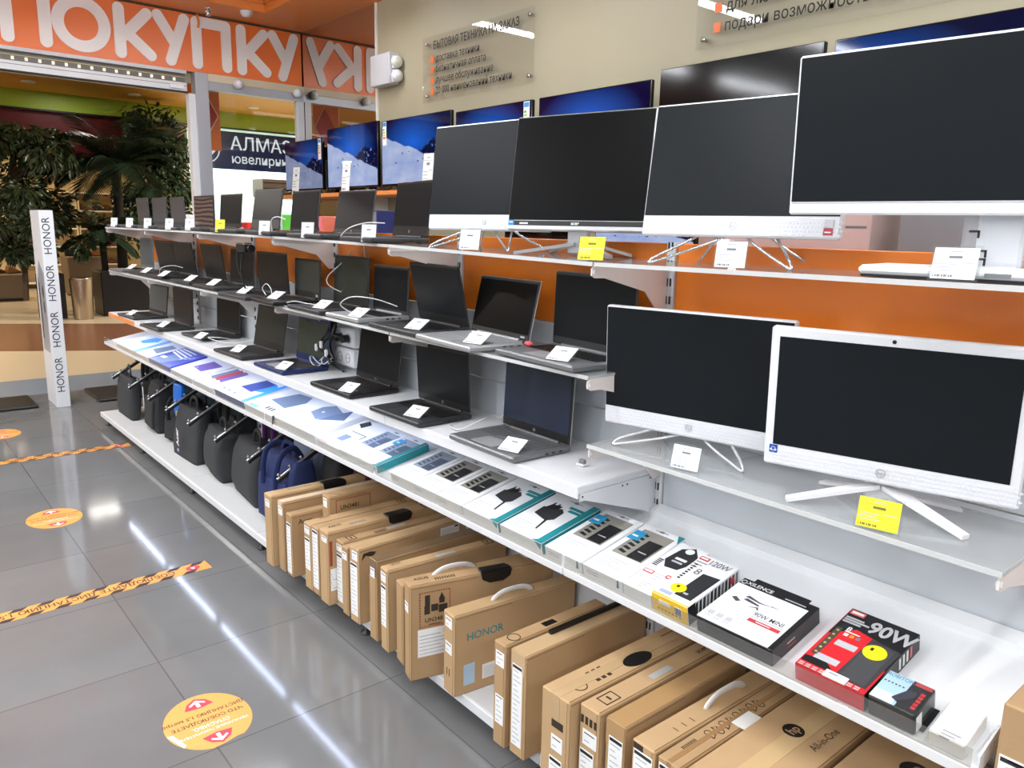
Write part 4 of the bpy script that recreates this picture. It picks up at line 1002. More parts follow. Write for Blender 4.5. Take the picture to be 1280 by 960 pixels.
tbox('adapter_box', 'box', 'small white box with line drawing and grey square', 2.685, 2.88, .24, .026, drive_art(lambda k, o, W, D: (k.rect(o, X3, Y3, W * .35, D * .22, W * .62, D * .42, slate_p), k.rect(o, X3, Y3, W * .3, D * .55, W * .9, D * .565, ink_d), k.rect(o, X3, Y3, W * .88, D * .42, W * .91, D * .56, ink_d), k.prism([(W * .1, D * .8), (W * .34, D * .72), (W * .42, D * .9), (W * .2, D * .98)], o, X3, Y3, .0012, boxk), k.rect(o, X3, Y3, W * .02, .002, W * .4, D * .1, P('print_pink', (214, 170, 176), .4)))))
def charger_window(spine=None, lab=None, pale=False):
    def f(k, W, D, th, t):
        o = top(W, D, th)
        wm_ = P('window_tray_pale', (150, 162, 176), .25) if pale else window_g
        k.rect(o, X3, Y3, W * .14, D * .36, W * .88, D * .9, wm_, .0008)
        dk = P('charger_slate', (74, 86, 104), .4) if pale else boxk
        k.prism([(W * .5, D * .37), (W * .85, D * .37), (W * .85, D * .74), (W * .5, D * .74)], o, X3, Y3, .0016, dk)
        for i in range(6): k.prism([(W * .2, D * (.42 + .075 * i)), (W * .38, D * (.40 + .075 * i)), (W * .4, D * (.435 + .075 * i)), (W * .24, D * (.46 + .075 * i))], o, X3, Y3, .0014, dk)
        k.rect(o, X3, Y3, W * .58, D * .5, W * .78, D * .515, ink_l, .0019)
        lines(k, o, W * .12, D * .26, 4, W * .6, .011, ink_l, .003)
        k.disc(o, X3, Y3, W * .5, D * .955, W * .07, .004, ink, .0008); k.rect(o, X3, Y3, W * .34, D * .952, W * .66, D * .958, ink, .0009)
        if lab: k.rect(o, X3, Y3, W * .04, D * .66, W * .3, D * .84, cyan, .0018); k.rect(o, X3, Y3, W * .08, D * .72, W * .22, D * .75, paper, .0022)
        if spine:
            k.rect(o, X3, Y3, W * .86, .001, W - .001, D - .001, teal, .002); k.rect((W / 2, 0, 0), Y3, Z3, .001, .001, D - .001, th - .001, teal); k.prism([(W * .80, .001), (W - .001, .001), (W - .001, .02)], o, X3, Y3, .0022, teal)
        lines(k, (-W / 2, -.0001, 0), 0, 0, 0, 0, 0)
        for i in range(2): k.rect((0, 0, 0), X3, Z3, -W * .4, th * (.4 + .2 * i), -W * .1, th * (.46 + .2 * i), ink_l)
        k.prism([(W * .36, th * .3), (W * .42, th * .3), (W * .42, th * .95), (W * .39, th * .95)], (0, 0, 0), X3, Z3, .0007, teal) if lab else None
    return f
tbox('charger_box', 'box', 'white charger box with pale window beside the line drawing box', 2.545, 2.68, .235, .03, charger_window(pale=True))
tbox('charger_box', 'box', 'white charger box with cyan label and thick teal blue spine', 2.40, 2.54, .235, .03, charger_window(spine=True, lab=True, pale=True))
tbox('charger_box', 'box', 'white charger box with pale blue window, first of the grey windowed three', 2.165, 2.30, .24, .035, charger_window(pale=True))
tbox('charger_box', 'box', 'white charger box with grey window, second of the grey windowed three', 2.017, 2.16, .24, .035, charger_window())
tbox('charger_box', 'box', 'white charger box with grey window touching the plug charger box', 1.875, 2.012, .24, .035, charger_window())
def plug_art(k, W, D, th, t):
    o = top(W, D, th)
    k.prism([(W * .18, D * .46), (W * .52, D * .40), (W * .62, D * .48), (W * .60, D * .66), (W * .5, D * .72), (W * .36, D * .66), (W * .16, D * .64)], o, X3, Y3, .0012, P('plug_grey', (46, 46, 48), .35))
    k.prism([(W * .2, D * .62), (W * .44, D * .66), (W * .44, D * .76), (W * .24, D * .74)], o, X3, Y3, .0016, boxk)
    for i in range(2): k.rect(o, X3, Y3, W * (.24 + .1 * i), D * .74, W * (.27 + .1 * i), D * .79, boxk, .0014)
    k.prism([(W * .5, D * .42), (W * .54, D * .42), (W * .6, D * .2), (W * .57, D * .2)], o, X3, Y3, .0014, boxk)
    lines(k, o, W * .08, D * .24, 5, W * .36, .010, ink_l, .003)
    k.rect(o, X3, Y3, W * .56, D * .78, W * .86, D * .83, teal, .0012); k.rect(o, X3, Y3, W * .62, D * .71, W * .86, D * .76, teal, .0012)
    k.disc(o, X3, Y3, W * .55, D * .93, W * .05, .005, ink); k.rect(o, X3, Y3, W * .4, D * .928, W * .7, D * .933, ink, .0009)
    k.rect(o, X3, Y3, W * .86, .001, W - .001, D - .001, teal, .001); k.rect((W / 2, 0, 0), Y3, Z3, .001, .001, D - .001, th - .001, teal); k.prism([(W * .78, .001), (W - .001, .001), (W - .001, .03)], o, X3, Y3, .0014, teal)
    k.prism([(W * .34, th - .001), (W * .5 - .001, th - .001), (W * .46, th * .4)], (0, 0, 0), X3, Z3, .0007, teal)
tbox('charger_box', 'box', 'white box with black plug picture and teal spine, farther of two', 1.69, 1.868, .24, .035, plug_art)
tbox('charger_box', 'box', 'white box with black plug picture and teal spine, nearer of two', 1.495, 1.68, .24, .035, plug_art)
tbox('charger_box', 'box', 'white charger box with blue label just after the plug boxes', 1.34, 1.482, .255, .035, charger_window(lab=True))
tbox('charger_box', 'box', 'white charger box with blue label against the black hexagon charger', 1.196, 1.334, .255, .035, lambda k, W, D, th, t: (charger_window(lab=True)(k, W, D, th, t), k.prism([(W / 2 - .0, D * .86), (W / 2 - .02, D * .99), (W / 2, D * .99)], (0, 0, th), X3, Y3, .002, teal)))
def hex_art(k, W, D, th, t):
    o = top(W, D, th)
    k.prism([(W * .18, D * .62), (W * .4, D * .50), (W * .8, D * .52), (W * .95, D * .66), (W * .9, D * .84), (W * .6, D * .97), (W * .26, D * .88)], o, X3, Y3, .0012, P('charger_graphite', (40, 41, 43), .35))
    k.disc(o, X3, Y3, W * .55, D * .88, W * .14, .012, paper, .0016); k.rect(o, X3, Y3, W * .4, D * .68, W * .78, D * .72, paper, .0016); k.rect(o, X3, Y3, W * .4, D * .62, W * .75, D * .65, ink_l, .0016)
    for i in range(5): k.rect(o, X3, Y3, W * .04, D * (.46 + .03 * i), W * .2, D * (.475 + .03 * i), boxk, .0012)
    k.rect(o, X3, Y3, W * .05, D * .3, W * .38, D * .36, redd, .0012); k.rect(o, X3, Y3, W * .08, D * .315, W * .35, D * .345, paper, .0016); lines(k, o, W * .45, D * .34, 3, W * .4, .012, ink_l, .003)
    k.ring(o, X3, Y3, W * .85, D * .36, .005, .008, redd, .0012); lines(k, o, W * .4, D * .14, 3, W * .3, .01, ink_l)
tbox('charger_box', 'box', 'white box with a black hexagonal charger picture beside the yellow box', 1.103, 1.192, .235, .036, hex_art)
def yellow_art(k, W, D, th, t):
    o = top(W, D, th)
    k.rect((0, 0, 0), X3, Z3, -W / 2 + .001, .001, W / 2 - .001, th - .001, P('box_yellow', (240, 196, 24), .35)); k.rect(o, X3, Y3, .001, .0005, W - .001, .006, P('box_yellow', (240, 196, 24), .35))
    k.rect((0, -.0006, 0), X3, Z3, -W * .3, th * .55, W * .02, th * .75, paper); k.rect((0, -.0006, 0), X3, Z3, W * .14, th * .3, W * .34, th * .76, paper)
    for i in range(6): k.rect((0, -.0012, 0), X3, Z3, W * (.155 + .03 * i), th * .34, W * (.17 + .03 * i), th * .72, ink_d)
    for i in range(7): k.rect((0, -.0006, 0), X3, Z3, W * (-.34 + .1 * i), th * .2, W * (-.29 + .1 * i), th * .3, P('print_ochre', (150, 116, 16), .4))
    k.prism([(W * .46, D * .12), (W * .9, D * .12), (W * .94, D * .66), (W * .5, D * .64)], o, X3, Y3, .0012, P('charger_graphite', (40, 41, 43), .35)); k.rect(o, X3, Y3, W * .6, D * .18, W * .72, D * .21, ink_l, .0016)
    k.disc(o, X3, Y3, W * .4, D * .24, W * .19, .018, yel, .0018); k.rect(o, X3, Y3, W * .33, D * .24, W * .4, D * .28, boxk, .0022); lines(k, o, W * .38, D * .21, 2, W * .16, .008, P('print_olive', (150, 140, 20), .5), .002)
    k.text(o, X3, Y3, '120W', .030, ink, .0012, W * .36, D * .84, 'L', .012, .8); k.rect(o, X3, Y3, W * .03, D * .88, W * .28, D * .95, redd, .0012); k.rect(o, X3, Y3, W * .06, D * .90, W * .25, D * .93, paper, .0016); lines(k, o, W * .04, D * .82, 3, W * .3, .012, ink)
    k.text(o, X3, Y3, '8', .036, ink_d, .0012, W * .28, D * .58, 'L', -.01)
    for i in range(8): k.rect(o, X3, Y3, W * .1, D * (.40 + .05 * i), W * .17, D * (.425 + .05 * i), ink_d, .0012)
    k.rect(o, X3, Y3, W * .1, D * .06, W * .42, D * .12, P('print_lilac', (170, 176, 200), .4), .0012); k.rect(o, X3, Y3, W * .52, D * .02, W * .98, D * .10, paper, .002)
    side = (W / 2, 0, 0)
    k.rect(side, Y3, Z3, .001, .001, D * .14, th - .001, boxk); random.seed(5)
    for i in range(12): k.prism([(D * (.12 + .07 * i), .002), (D * (.16 + .07 * i), .002), (D * (.19 + .07 * i), th - .004), (D * (.15 + .07 * i), th - .006)], side, Y3, Z3, .0008, (boxk, ink_d, boxk, ink)[i % 4])
    k.rect(side, Y3, Z3, D * .80, th * .5, D * .88, th * .8, redp, .0012)
tbox('charger_box', 'box', 'white 120 watt charger box with a yellow front face', .992, 1.098, .205, .05, yellow_art)
def black_art(k, W, D, th, t):
    o = top(W, D, th)
    k.rect(o, X3, Y3, .001, .001, W * .94, D * .86, P('box_satin_white', (234, 234, 238), .3), .0009)
    g = P('print_gunmetal', (70, 70, 74), .3)
    for pts in ([(.24, .66), (.27, .70), (.44, .655), (.60, .66), (.44, .635)], [(.25, .60), (.28, .64), (.46, .60), (.47, .575), (.3, .59)], [(.11, .56), (.20, .51), (.24, .55), (.15, .60)], [(.36, .50), (.46, .535), (.49, .50), (.50, .52), (.47, .56)], [(.58, .66), (.70, .672), (.58, .672)]):
        k.prism([(p[0] * W, p[1] * D) for p in pts], o, X3, Y3, .0013, g)
    k.text(o, X3, Y3, '90W MINI', .0205, ink_d, .0013, W * .5, D * .40, 'L', .006, .82); k.rect(o, X3, Y3, W * .5, D * .28, W * .90, D * .34, redd, .0013); k.rect(o, X3, Y3, W * .5, D * .37, W * .9, D * .376, ink, .0013); k.rect(o, X3, Y3, W * .6, D * .305, W * .78, D * .317, paper, .0016)
    for i in range(3): k.rect(o, X3, Y3, W * (.06 + .12 * i), D * .12, W * (.14 + .12 * i), D * .2, ink_l, .0013); k.rect(o, X3, Y3, W * (.06 + .12 * i), D * .08, W * (.14 + .12 * i), D * .1, ink_l, .0013)
    lines(k, o, W * .48, D * .17, 3, W * .2, .011, ink_l, .003); lines(k, o, W * .7, D * .15, 3, W * .18, .011, ink, .003)
    k.text(o, X3, Y3, 'XILENCE', .017, paper, .0012, W * .1, D * .89, 'L', .014); k.ring(o, X3, Y3, W * .055, D * .915, .005, .0075, ink_l, .0012)
    k.rect(o, X3, Y3, W * .62, D * .9, W * .88, D * .912, ink_l, .0012)
    side = (W / 2, 0, 0); k.rect(side, Y3, Z3, D * .3, th * .55, D * .46, th * .62, ink_l); k.rect(side, Y3, Z3, D * .3, th * .3, D * .48, th * .36, redd)
    k.box((0, D + .006, th - .002), (W * .72, .014, .003), boxk, .0005)
tbox('charger_box', 'box', 'black and white 90 watt mini charger box with red bar', .775, .968, .19, .042, black_art, body=boxk)
def red_art(k, W, D, th, t):
    o = top(W, D, th)
    k.prism([(.001, .001), (W - .001, .001), (W - .001, D * .35), (W * .75, D * .66), (W * .3, D * .72), (.001, D * .52)], o, X3, Y3, .0009, redp)
    k.prism([(W * .02, D * .07), (W * .5, D * .07), (W * .3, D * .18), (W * .02, D * .15)], o, X3, Y3, .0011, boxk)
    k.rect((0, 0, 0), X3, Z3, -W / 2 + .001, .001, W / 2 - .001, th - .001, redp); k.rect((-W / 2, 0, 0), (0, -1, 0), Z3, -D + .001, .001, -.001, th - .001, redp)
    k.prism([(W * .52, D * .06), (W * .96, D * .06), (W * .99, D * .64), (W * .56, D * .68)], o, X3, Y3, .0013, P('charger_graphite2', (58, 58, 60), .35)); k.rect(o, X3, Y3, W * .58, D * .08, W * .92, D * .62, P('charger_graphite3', (70, 70, 72), .35), .0016)
    k.disc(o, X3, Y3, W * .72, D * .52, W * .16, .024, yel, .002); k.rect(o, X3, Y3, W * .64, D * .53, W * .68, D * .57, boxk, .0024); lines(k, o, W * .69, D * .53, 3, W * .14, .008, P('print_olive', (150, 140, 20), .5), .002)
    k.text(o, X3, Y3, '90W', .056, P('print_silver', (186, 186, 188), .35), .0014, W * .40, D * .75, 'L', .03, .82)
    k.rect(o, X3, Y3, W * .03, D * .91, W * .24, D * .97, P('print_coral', (226, 110, 110), .4), .0013); k.rect(o, X3, Y3, W * .05, D * .925, W * .22, D * .955, paper, .0016)
    for i in range(3): k.rect(o, X3, Y3, W * .03, D * (.84 - .035 * i), W * (.3 + .1 * (i % 2)), D * (.86 - .035 * i), ink_l, .0013)
    k.text(o, X3, Y3, '8', .02, paper, .0013, W * .18, D * .66, 'L', .01); k.rect(o, X3, Y3, W * .18, D * .64, W * .4, D * .653, paper, .0013)
    for i, c in enumerate((paper, P('print_amber', (230, 150, 40), .4), ink)): k.rect(o, X3, Y3, W * (.2 + .09 * i), D * .58, W * (.26 + .09 * i), D * .62, c, .0013)
    k.rect(o, X3, Y3, W * .05, D * .2, W * .14, D * .66, P('print_smoke', (70, 68, 60), .4), .0013)
    for i in range(6): k.disc(o, X3, Y3, W * .095, D * (.24 + .075 * i), .003, .003, P('print_brass', (190, 170, 90), .4), .0017)
    k.rect(o, X3, Y3, W * .2, D * .42, W * .5, D * .5, ink_l, .0013); k.rect(o, X3, Y3, W * .12, D * .16, W * .46, D * .24, ink_l, .0013)
    for i in range(2):
        for j in range(9): k.rect(o, X3, Y3, W * (.03 + .1 * j), D * (.012 + .025 * i), W * (.1 + .1 * j), D * (.024 + .025 * i), P('print_pale_red', (240, 200, 200), .4), .0013)
    k.rect(o, X3, Y3, W * .4, -.0, W * .72, D * .085, paper, .003); k.rect(o, X3, Y3, W * .46, D * .05, W * .58, D * .062, ink, .0034)
    side = (W / 2, 0, 0)
    for i in range(4): k.rect(side, Y3, Z3, D * (.6 + .07 * i), th * .2, D * (.63 + .07 * i), th * .85, paper if i < 3 else P('print_coral', (226, 110, 110), .4))
tbox('charger_box', 'box', 'red and black 90 watt charger box with a round yellow sticker', .578, .722, .235, .04, red_art, body=boxk)
def blister_art(k, W, D, th, t):
    o = top(W, D, th)
    k.rect(o, X3, Y3, .001, .001, W * .56, D - .002, P('print_ice', (186, 216, 232), .35), .0009); k.rect(o, X3, Y3, .001, .001, W * .5, D * .3, paper, .0011)
    k.text(o, X3, Y3, 'ROBITON', .014, P('print_steel_blue', (80, 120, 150), .4), .0013, W * .02, D * .83, 'L', .006, .8)
    for i in range(6): k.rect(o, X3, Y3, W * (.05 + .08 * i), D * .62, W * (.09 + .08 * i), D * .655, ink_d, .0013)
    lines(k, o, W * .05, D * .75, 2, W * .44, .006, ink_l, .002); lines(k, o, W * .06, D * .5, 3, W * .3, .008, ink_l, .002); k.rect(o, X3, Y3, W * .06, D * .2, W * .2, D * .215, ink_l, .0013)
    k.prism([(W * .42, D * .2), (W * .56, D * .14), (W * .8, D * .44), (W * .78, D * .6), (W * .62, D * .62)], o, X3, Y3, .004, P('adapter_plum', (62, 60, 70), .3))
    k.rect(o, X3, Y3, W * .62, D * .86, W * .98, D * .97, redd, .0011); [k.rect(o, X3, Y3, W * .84, D * (.14 + .12 * i), W * .93, D * (.22 + .12 * i), redp, .0011) for i in range(5)]
    k.box((0, D / 2, th / 2), (W + .004, D + .004, th + .006), clear, .006)
    k.rect((W / 2 + .002, 0, 0), Y3, Z3, D * .05, .004, D * .3, th - .008, paper)
    k.box((0, D * .6, .001), (W + .02, D * .8, .0016), boxk)
tbox('adapter_pack', 'blister pack', 'small black and pale blue power adapter pack in clear plastic', .487, .571, .088, .045, blister_art, body=boxk, lift=.0015)
tbox('white_box', 'box', 'plain white box at the near corner of the tray', .402, .462, .10, .03, lambda k, W, D, th, t: (lines(k, top(W, D, th), W * .3, D * .16, 3, W * .5, .009, ink, .002),), body=P('box_matt_white', (240, 238, 236), .5))
k = MB(); k.box((0, .006, .004), (.004, .012, .05), dkgrey, .001)
o = tag(k.build('label_clip'), 'small dark clip standing on the front edge of the tray below drive boxes', 'clip'); o.location = (TX0 - .017, 3.31, TZ0 + .022); o.rotation_euler = (0, R(10), R(-90))
# ------------------------------------------------------------------ cartons on the base shelf
ZB = .1004
handle_k = P('handle_black', (14, 14, 15), .35); rope = P('handle_white', (236, 236, 236), .4)
stampd = P('print_dark_brown', (52, 40, 30), .7); stampr = P('print_rust', (150, 62, 40), .7); stampt = P('print_turquoise', (40, 132, 140), .7)
def carton(y, x, t_, L, h, label, rz=0, m=None, decos=(), z=ZB, group='laptop cartons', lean=0):
    m = m or card
    t = thing('carton', label, 'carton', (x, y, z), (0, 0, R(-90 + rz)), group)
    k = MB(); k.box((0, L / 2, h / 2), (t_, L, h), m, .0035)
    # top seam, side seams
    k.rect((0, 0, h), X3, Y3, t_ / 2 - .004, .004, t_ / 2 - .0025, L - .004, card_d, .0005); k.rect((t_ / 2, 0, 0), Y3, Z3, .006, h - .011, L * .45, h - .0095, card_d, .0005)
    k.rect((0, 0, 0), X3, Z3, t_ / 2 - .007, .004, t_ / 2 - .006, h - .004, card_d, .0005); k.rect((t_ / 2, 0, 0), Y3, Z3, .004, .004, .005, h - .02, card_d, .0005)
    k.build('carton_body', t)
    for d in decos: d(t, t_, L, h)
    return t
def D_label(z0, z1, x0=-.42, x1=.42, m=paper, txt=True):
    def f(t, w, L, h):
        k = MB(); a, b, c, d = x0 * w, x1 * w, z0 * h, z1 * h
        k.rect((0, 0, 0), X3, Z3, a, c, b, d, m, .0008)
        n = max(2, int((d - c) / .014))
        for i in range(n):
            zz = c + (i + .5) * (d - c) / n
            k.rect((0, -.0008, 0), X3, Z3, a + (b - a) * .12, zz, a + (b - a) * (.5 + .12 * ((i * 7) % 4)), zz + .0028, ink_d if i == n - 1 else ink_l, .0003)
        if d - c > .1: k.rect((0, -.0008, 0), X3, Z3, a + .002, d - .012, b - .002, d - .004, ink_d, .0003)
        k.build('shipping_label', t)
    return f
def D_handle(v=.5, kind='black'):
    def f(t, w, L, h):
        k = MB(); y = v * L
        if kind == 'black':
            k.box((0, y, h + .002), (w * .5, .1, .005), handle_k, .002)
            pts = [(y - .055, h + .001), (y - .05, h - .02), (y - .025, h - .034), (y + .025, h - .034), (y + .05, h - .02), (y + .055, h + .001)]
            k.prism(pts, (w / 2 + .0002, 0, 0), Y3, Z3, .004, handle_k)
            k.box((w * .25, y, h + .003), (w * .5, .11, .007), handle_k, .003)
        elif kind == 'rope':
            k.tube(smooth_path([(0, y - .075, h - .003), (0, y - .065, h + .008), (0, y - .03, h + .02), (0, y + .03, h + .02), (0, y + .065, h + .008), (0, y + .075, h - .003)], 5), .009, rope, 10, flat=.5)
        else:
            k.disc((0, 0, h), X3, Y3, w * .18, y, w * .26, .05, handle_k, .0012)
        k.build('carry_handle', t)
    return f
def D_tape(m=tape_m, wd=.5):
    def f(t, w, L, h):
        k = MB(); k.rect((0, 0, h), X3, Y3, -w * wd, .003, w * wd, L - .003, m, .0007); k.rect((0, 0, 0), X3, Z3, -w * wd, h * .8, w * wd, h - .001, m, .0007); k.build('packing_tape', t)
    return f
def D_print(fn, name='printing'):
    def f(t, w, L, h):
        k = MB(); fn(k, w, L, h); k.build(name, t)
    return f
def top_text(txt, v=.1, s=.022, m=stampd, u=-.3, bold=.01):
    return D_print(lambda k, w, L, h: k.text((0, 0, h), Y3, (-1, 0, 0), txt, s, m, .0007, v * L, -u * w - s * .35 + 0, 'L', bold))
def side_text(txt, v, z, s, m=stampd, bold=.01):
    return D_print(lambda k, w, L, h: k.text((w / 2, 0, 0), Y3, Z3, txt, s, m, .0007, v * L, z * h, 'L', bold))
def top_frame(v=.8, u=0, a=.035):
    return D_print(lambda k, w, L, h: [k.rect((0, v * L, h), X3, Y3, x0, y0, x1, y1, stampd, .0007) for (x0, y0, x1, y1) in ((u * w - .018, -a / 2, u * w + .018, -a / 2 + .003), (u * w - .018, a / 2 - .003, u * w + .018, a / 2), (u * w - .018, -a / 2, u * w - .015, a / 2), (u * w + .015, -a / 2, u * w + .018, a / 2), (u * w - .008, -.003, u * w + .008, .003))])
def top_bars(v0, v1, u=.0, m=stampd):
    return D_print(lambda k, w, L, h: [k.rect((0, 0, h), X3, Y3, (u - .2) * w, L * (v0 + (v1 - v0) * i / 9), (u + .1) * w, L * (v0 + (v1 - v0) * (i + .5) / 9), m, .0006) for i in range(9)])
def top_sticker(v, u=0, a=.05, b=.03):
    return D_print(lambda k, w, L, h: k.rect((0, v * L, h), X3, Y3, u * w - b / 2, -a / 2, u * w + b / 2, a / 2, paper, .0012), 'sticker')
def top_sticker_grey(v, u=0):
    return D_print(lambda k, w, L, h: k.rect((0, v * L, h), X3, Y3, u * w - .01, -.04, u * w + .01, .04, P('sticker_silver', (186, 186, 184), .35), .001), 'sticker')
def symbols(v0):
    def fn(k, w, L, h):
        for i in range(8):
            for j in range(2):
                x = w * (.12 - .26 * j); y = L * (v0 + .055 * i)
                if (i + j) % 2: k.ring((0, 0, h), X3, Y3, x, y, .007, .009, stampd, .0006, 14)
                else: k.prism([(x - .008, y - .007), (x + .008, y - .007), (x, y + .009)], (0, 0, h), X3, Y3, .0006, stampd); k.prism([(x - .004, y - .004), (x + .004, y - .004), (x, y + .004)], (0, 0, h), X3, Y3, .0009, card2)
    return D_print(fn)
def battery(v0, z0, sc=1.0, txt=True):
    def fn(k, w, L, h):
        o = (w / 2, v0 * L, z0 * h); W = .105 * sc; H = .12 * sc
        n = 13
        for i in range(n):
            a = i / n
            for (p, q) in ((a * W, 0), (a * W, H - .004)): k.rect(o, Y3, Z3, p, q, p + W / n * .6, q + .004, stampr, .0006)
            for (p, q) in ((0, a * H), (W - .004, a * H)): k.rect(o, Y3, Z3, p, q, p + .004, q + H / n * .6, stampr, .0006)
        k.rect(o, Y3, Z3, W * .16, H * .36, W * .3, H * .6, stampd); k.rect(o, Y3, Z3, W * .18, H * .36, W * .34, H * .9, stampd, .0007); k.rect(o, Y3, Z3, W * .38, H * .42, W * .6, H * .62, stampd); k.rect(o, Y3, Z3, W * .62, H * .36, W * .9, H * .58, stampd)
        k.prism([(W * .64, H * .62), (W * .8, H * .62), (W * .82, H * .74), (W * .72, H * .92), (W * .63, H * .76)], o, Y3, Z3, .0008, stampd)
        if txt: k.text(o, Y3, Z3, 'UN3481', H * .17, stampd, .0007, W * .5, H * .13, 'C', .015)
        k.rect(o, Y3, Z3, W * .3, H * .05, W * .7, H * .07, stampd, .0007)
    return D_print(fn)
def side_label(v0, v1, z0, z1):
    def f(t, w, L, h):
        k = MB(); o = (w / 2, 0, 0); k.rect(o, Y3, Z3, v0 * L, z0 * h, v1 * L, z1 * h, paper, .0008)
        for i in range(6): k.rect((w / 2 + .0008, 0, 0), Y3, Z3, (v0 + .01) * L, (z0 + (z1 - z0) * (.1 + .13 * i)) * h, (v1 - .02 - .03 * (i % 3)) * L, (z0 + (z1 - z0) * (.13 + .13 * i)) * h, ink_l, .0003)
        k.rect((w / 2 + .0008, 0, 0), Y3, Z3, (v0 + (v1 - v0) * .75) * L, (z0 + (z1 - z0) * .76) * h, (v1 - .01) * L, (z0 + (z1 - z0) * .94) * h, ink_d, .0003)
        k.build('information_label', t)
    return f
carton(3.022, 1.217, .07, .49, .315, 'laptop carton with black handle, standing against the navy bag', 0, card2, (D_label(.83, .93, -.3, .3), D_handle(.60), top_text('····· ·········', .1, .02), top_bars(.2, .42, -.1, ink)))
carton(2.938, 1.235, .055, .50, .305, 'laptop carton with shiny taped top, second from the navy bag', 0, card, (D_label(.82, .93, -.3, .4), D_tape(P('tape_shine', (226, 206, 180), .12), .3)))
carton(2.868, 1.24, .052, .30, .27, 'short laptop carton with a long white label, third from the navy bag', 0, card, (D_label(.05, .86, -.44, .3), side_text('Acer', .1, .84, .03), D_print(lambda k, w, L, h: k.rect((w / 2, 0, 0), Y3, Z3, .06, .02, .1, .1, stampr, .0006))))
carton(2.785, 1.365, .062, .375, .345, 'set back taller carton with a dark stamp behind the short carton', 0, card, (D_label(.86, .97, -.3, .2), D_print(lambda k, w, L, h: (k.text((w / 2, 0, 0), Y3, Z3, 'UN3481', .026, stampd, .0007, .05, h - .062, 'L', .015), [k.rect((w / 2, 0, 0), Y3, Z3, a, b, c, d, stampr, .0006) for a, b, c, d in ((.03, h - .085, .19, h - .082), (.03, h - .02, .19, h - .017), (.03, h - .085, .033, h - .017), (.187, h - .085, .19, h - .017))])), D_print(lambda k, w, L, h: (k.prism([(-.02, .02), (.02, .06), (.018, .062), (-.022, .022)], (0, 0, h), X3, Y3, .0006, card_d),))))
carton(2.712, 1.248, .062, .50, .278, 'laptop carton with two white labels, left of the narrow pair', 0, card2, (D_label(.84, .95, -.4, .3), D_label(.3, .78, -.4, .3), top_text('ASUS', .12, .02), top_frame(.86)))
carton(2.650, 1.250, .054, .47, .28, 'narrow laptop carton with a full height white label, left of the handled one', 0, card, (D_label(.1, .96, -.42, .42),))
carton(2.565, 1.243, .068, .515, .295, 'laptop carton with a black handle between white labelled cartons', 0, card2, (D_label(.86, .94, -.2, .42), D_handle(.62), top_text('ASUS', .06, .024), top_bars(.22, .36, 0, ink), side_label(.02, .09, .2, .5), D_print(lambda k, w, L, h: k.rect((w / 2, 0, 0), Y3, Z3, .008, .16, .02, .26, stampr, .0006)), side_text('', 0, 0, .01) if False else top_frame(.9)))
carton(2.500, 1.277, .056, .49, .268, 'laptop carton with a long white label and a framed mark on top', 0, card, (D_label(.08, .8, -.44, .3), D_label(.84, .94, -.44, .3), top_frame(.1), top_sticker_grey(.5), top_bars(.3, .4, .2)))
carton(2.434, 1.262, .044, .48, .270, 'thin plain carton leaning between labelled cartons', 0, card, (D_label(.82, .93, -.4, .4),))
carton(2.362, 1.262, .062, .51, .292, 'laptop carton with a tall curved edge label and loose tape at its top', 2.5, card2, (D_label(.1, .8, -.4, .35), D_label(.84, .96, -.2, .4), D_tape(tape_m, .2), D_print(lambda k, w, L, h: k.prism([(.012, h - .045), (.03, h - .03), (.06, h - .04), (.075, h - .025), (.05, h - .018), (.02, h - .02)], (w / 2, 0, 0), Y3, Z3, .0007, stampd)), side_label(.72, .9, .82, .96)))
carton(2.215, 1.254, .05, .48, .302, 'laptop carton with a ragged taped top edge, before the plain sided one', 0, card, (D_label(.78, .9, -.3, .3), D_tape(P('tape_dark', (120, 98, 72), .2), .48)))
carton(2.130, 1.248, .052, .49, .300, 'plain sided carton with a grey sticker on its top', -4, card2, (D_label(.3, .8, -.4, .3), D_label(.84, .95, -.4, .3), top_text('acer', .07, .022), top_sticker(.55, 0, .06, .02) if False else top_sticker_grey(.48, .2), top_frame(.86)))
carton(2.035, 1.25, .06, .47, .285, 'low carton with a white rope handle behind the battery stamp carton', -11, card, (D_handle(.42, 'rope'),))
carton(1.941, 1.221, .056, .51, .327, 'carton with a battery fire stamp and a black handle', -14.5, card, (D_handle(.58), battery(.06, .55), side_label(.05, .28, .24, .53), top_text('ASUS', .05, .022), top_bars(.18, .32, .1), D_label(.7, .8, -.4, .2)))
carton(1.790, 1.275, .065, .47, .272, 'carton with turquoise lettering on its side and white rope handle', -6, card2, (D_handle(.5, 'rope'), side_text('HONOR', .1, .66, .036, stampt, .008), side_label(.22, .42, .12, .3), D_print(lambda k, w, L, h: k.rect((w / 2, 0, 0), Y3, Z3, .035, .03, .075, .1, P('label_pale_blue', (180, 206, 226), .5), .0008), 'sticker'), D_label(.82, .95, -.3, .3), D_label(.5, .64, -.3, .3), D_print(lambda k, w, L, h: [k.rect((0, 0, 0), X3, Z3, -.012 + .014 * i, .06, -.008 + .014 * i, .085, stampd, .0006) for i in range(2)])))
carton(1.500, 1.24, .05, .40, .315, 'carton with a round stamp and dark slot on top, before the nearest group', 0, card, (D_label(.78, .92, -.3, .4), D_label(.22, .5, -.3, .4), D_print(lambda k, w, L, h: (k.ring((0, 0, h), X3, Y3, 0, .05, .017, .02, stampd, .0006, 20), k.rect((0, 0, h), X3, Y3, -.01, .16, .012, .205, handle_k, .0008)))))
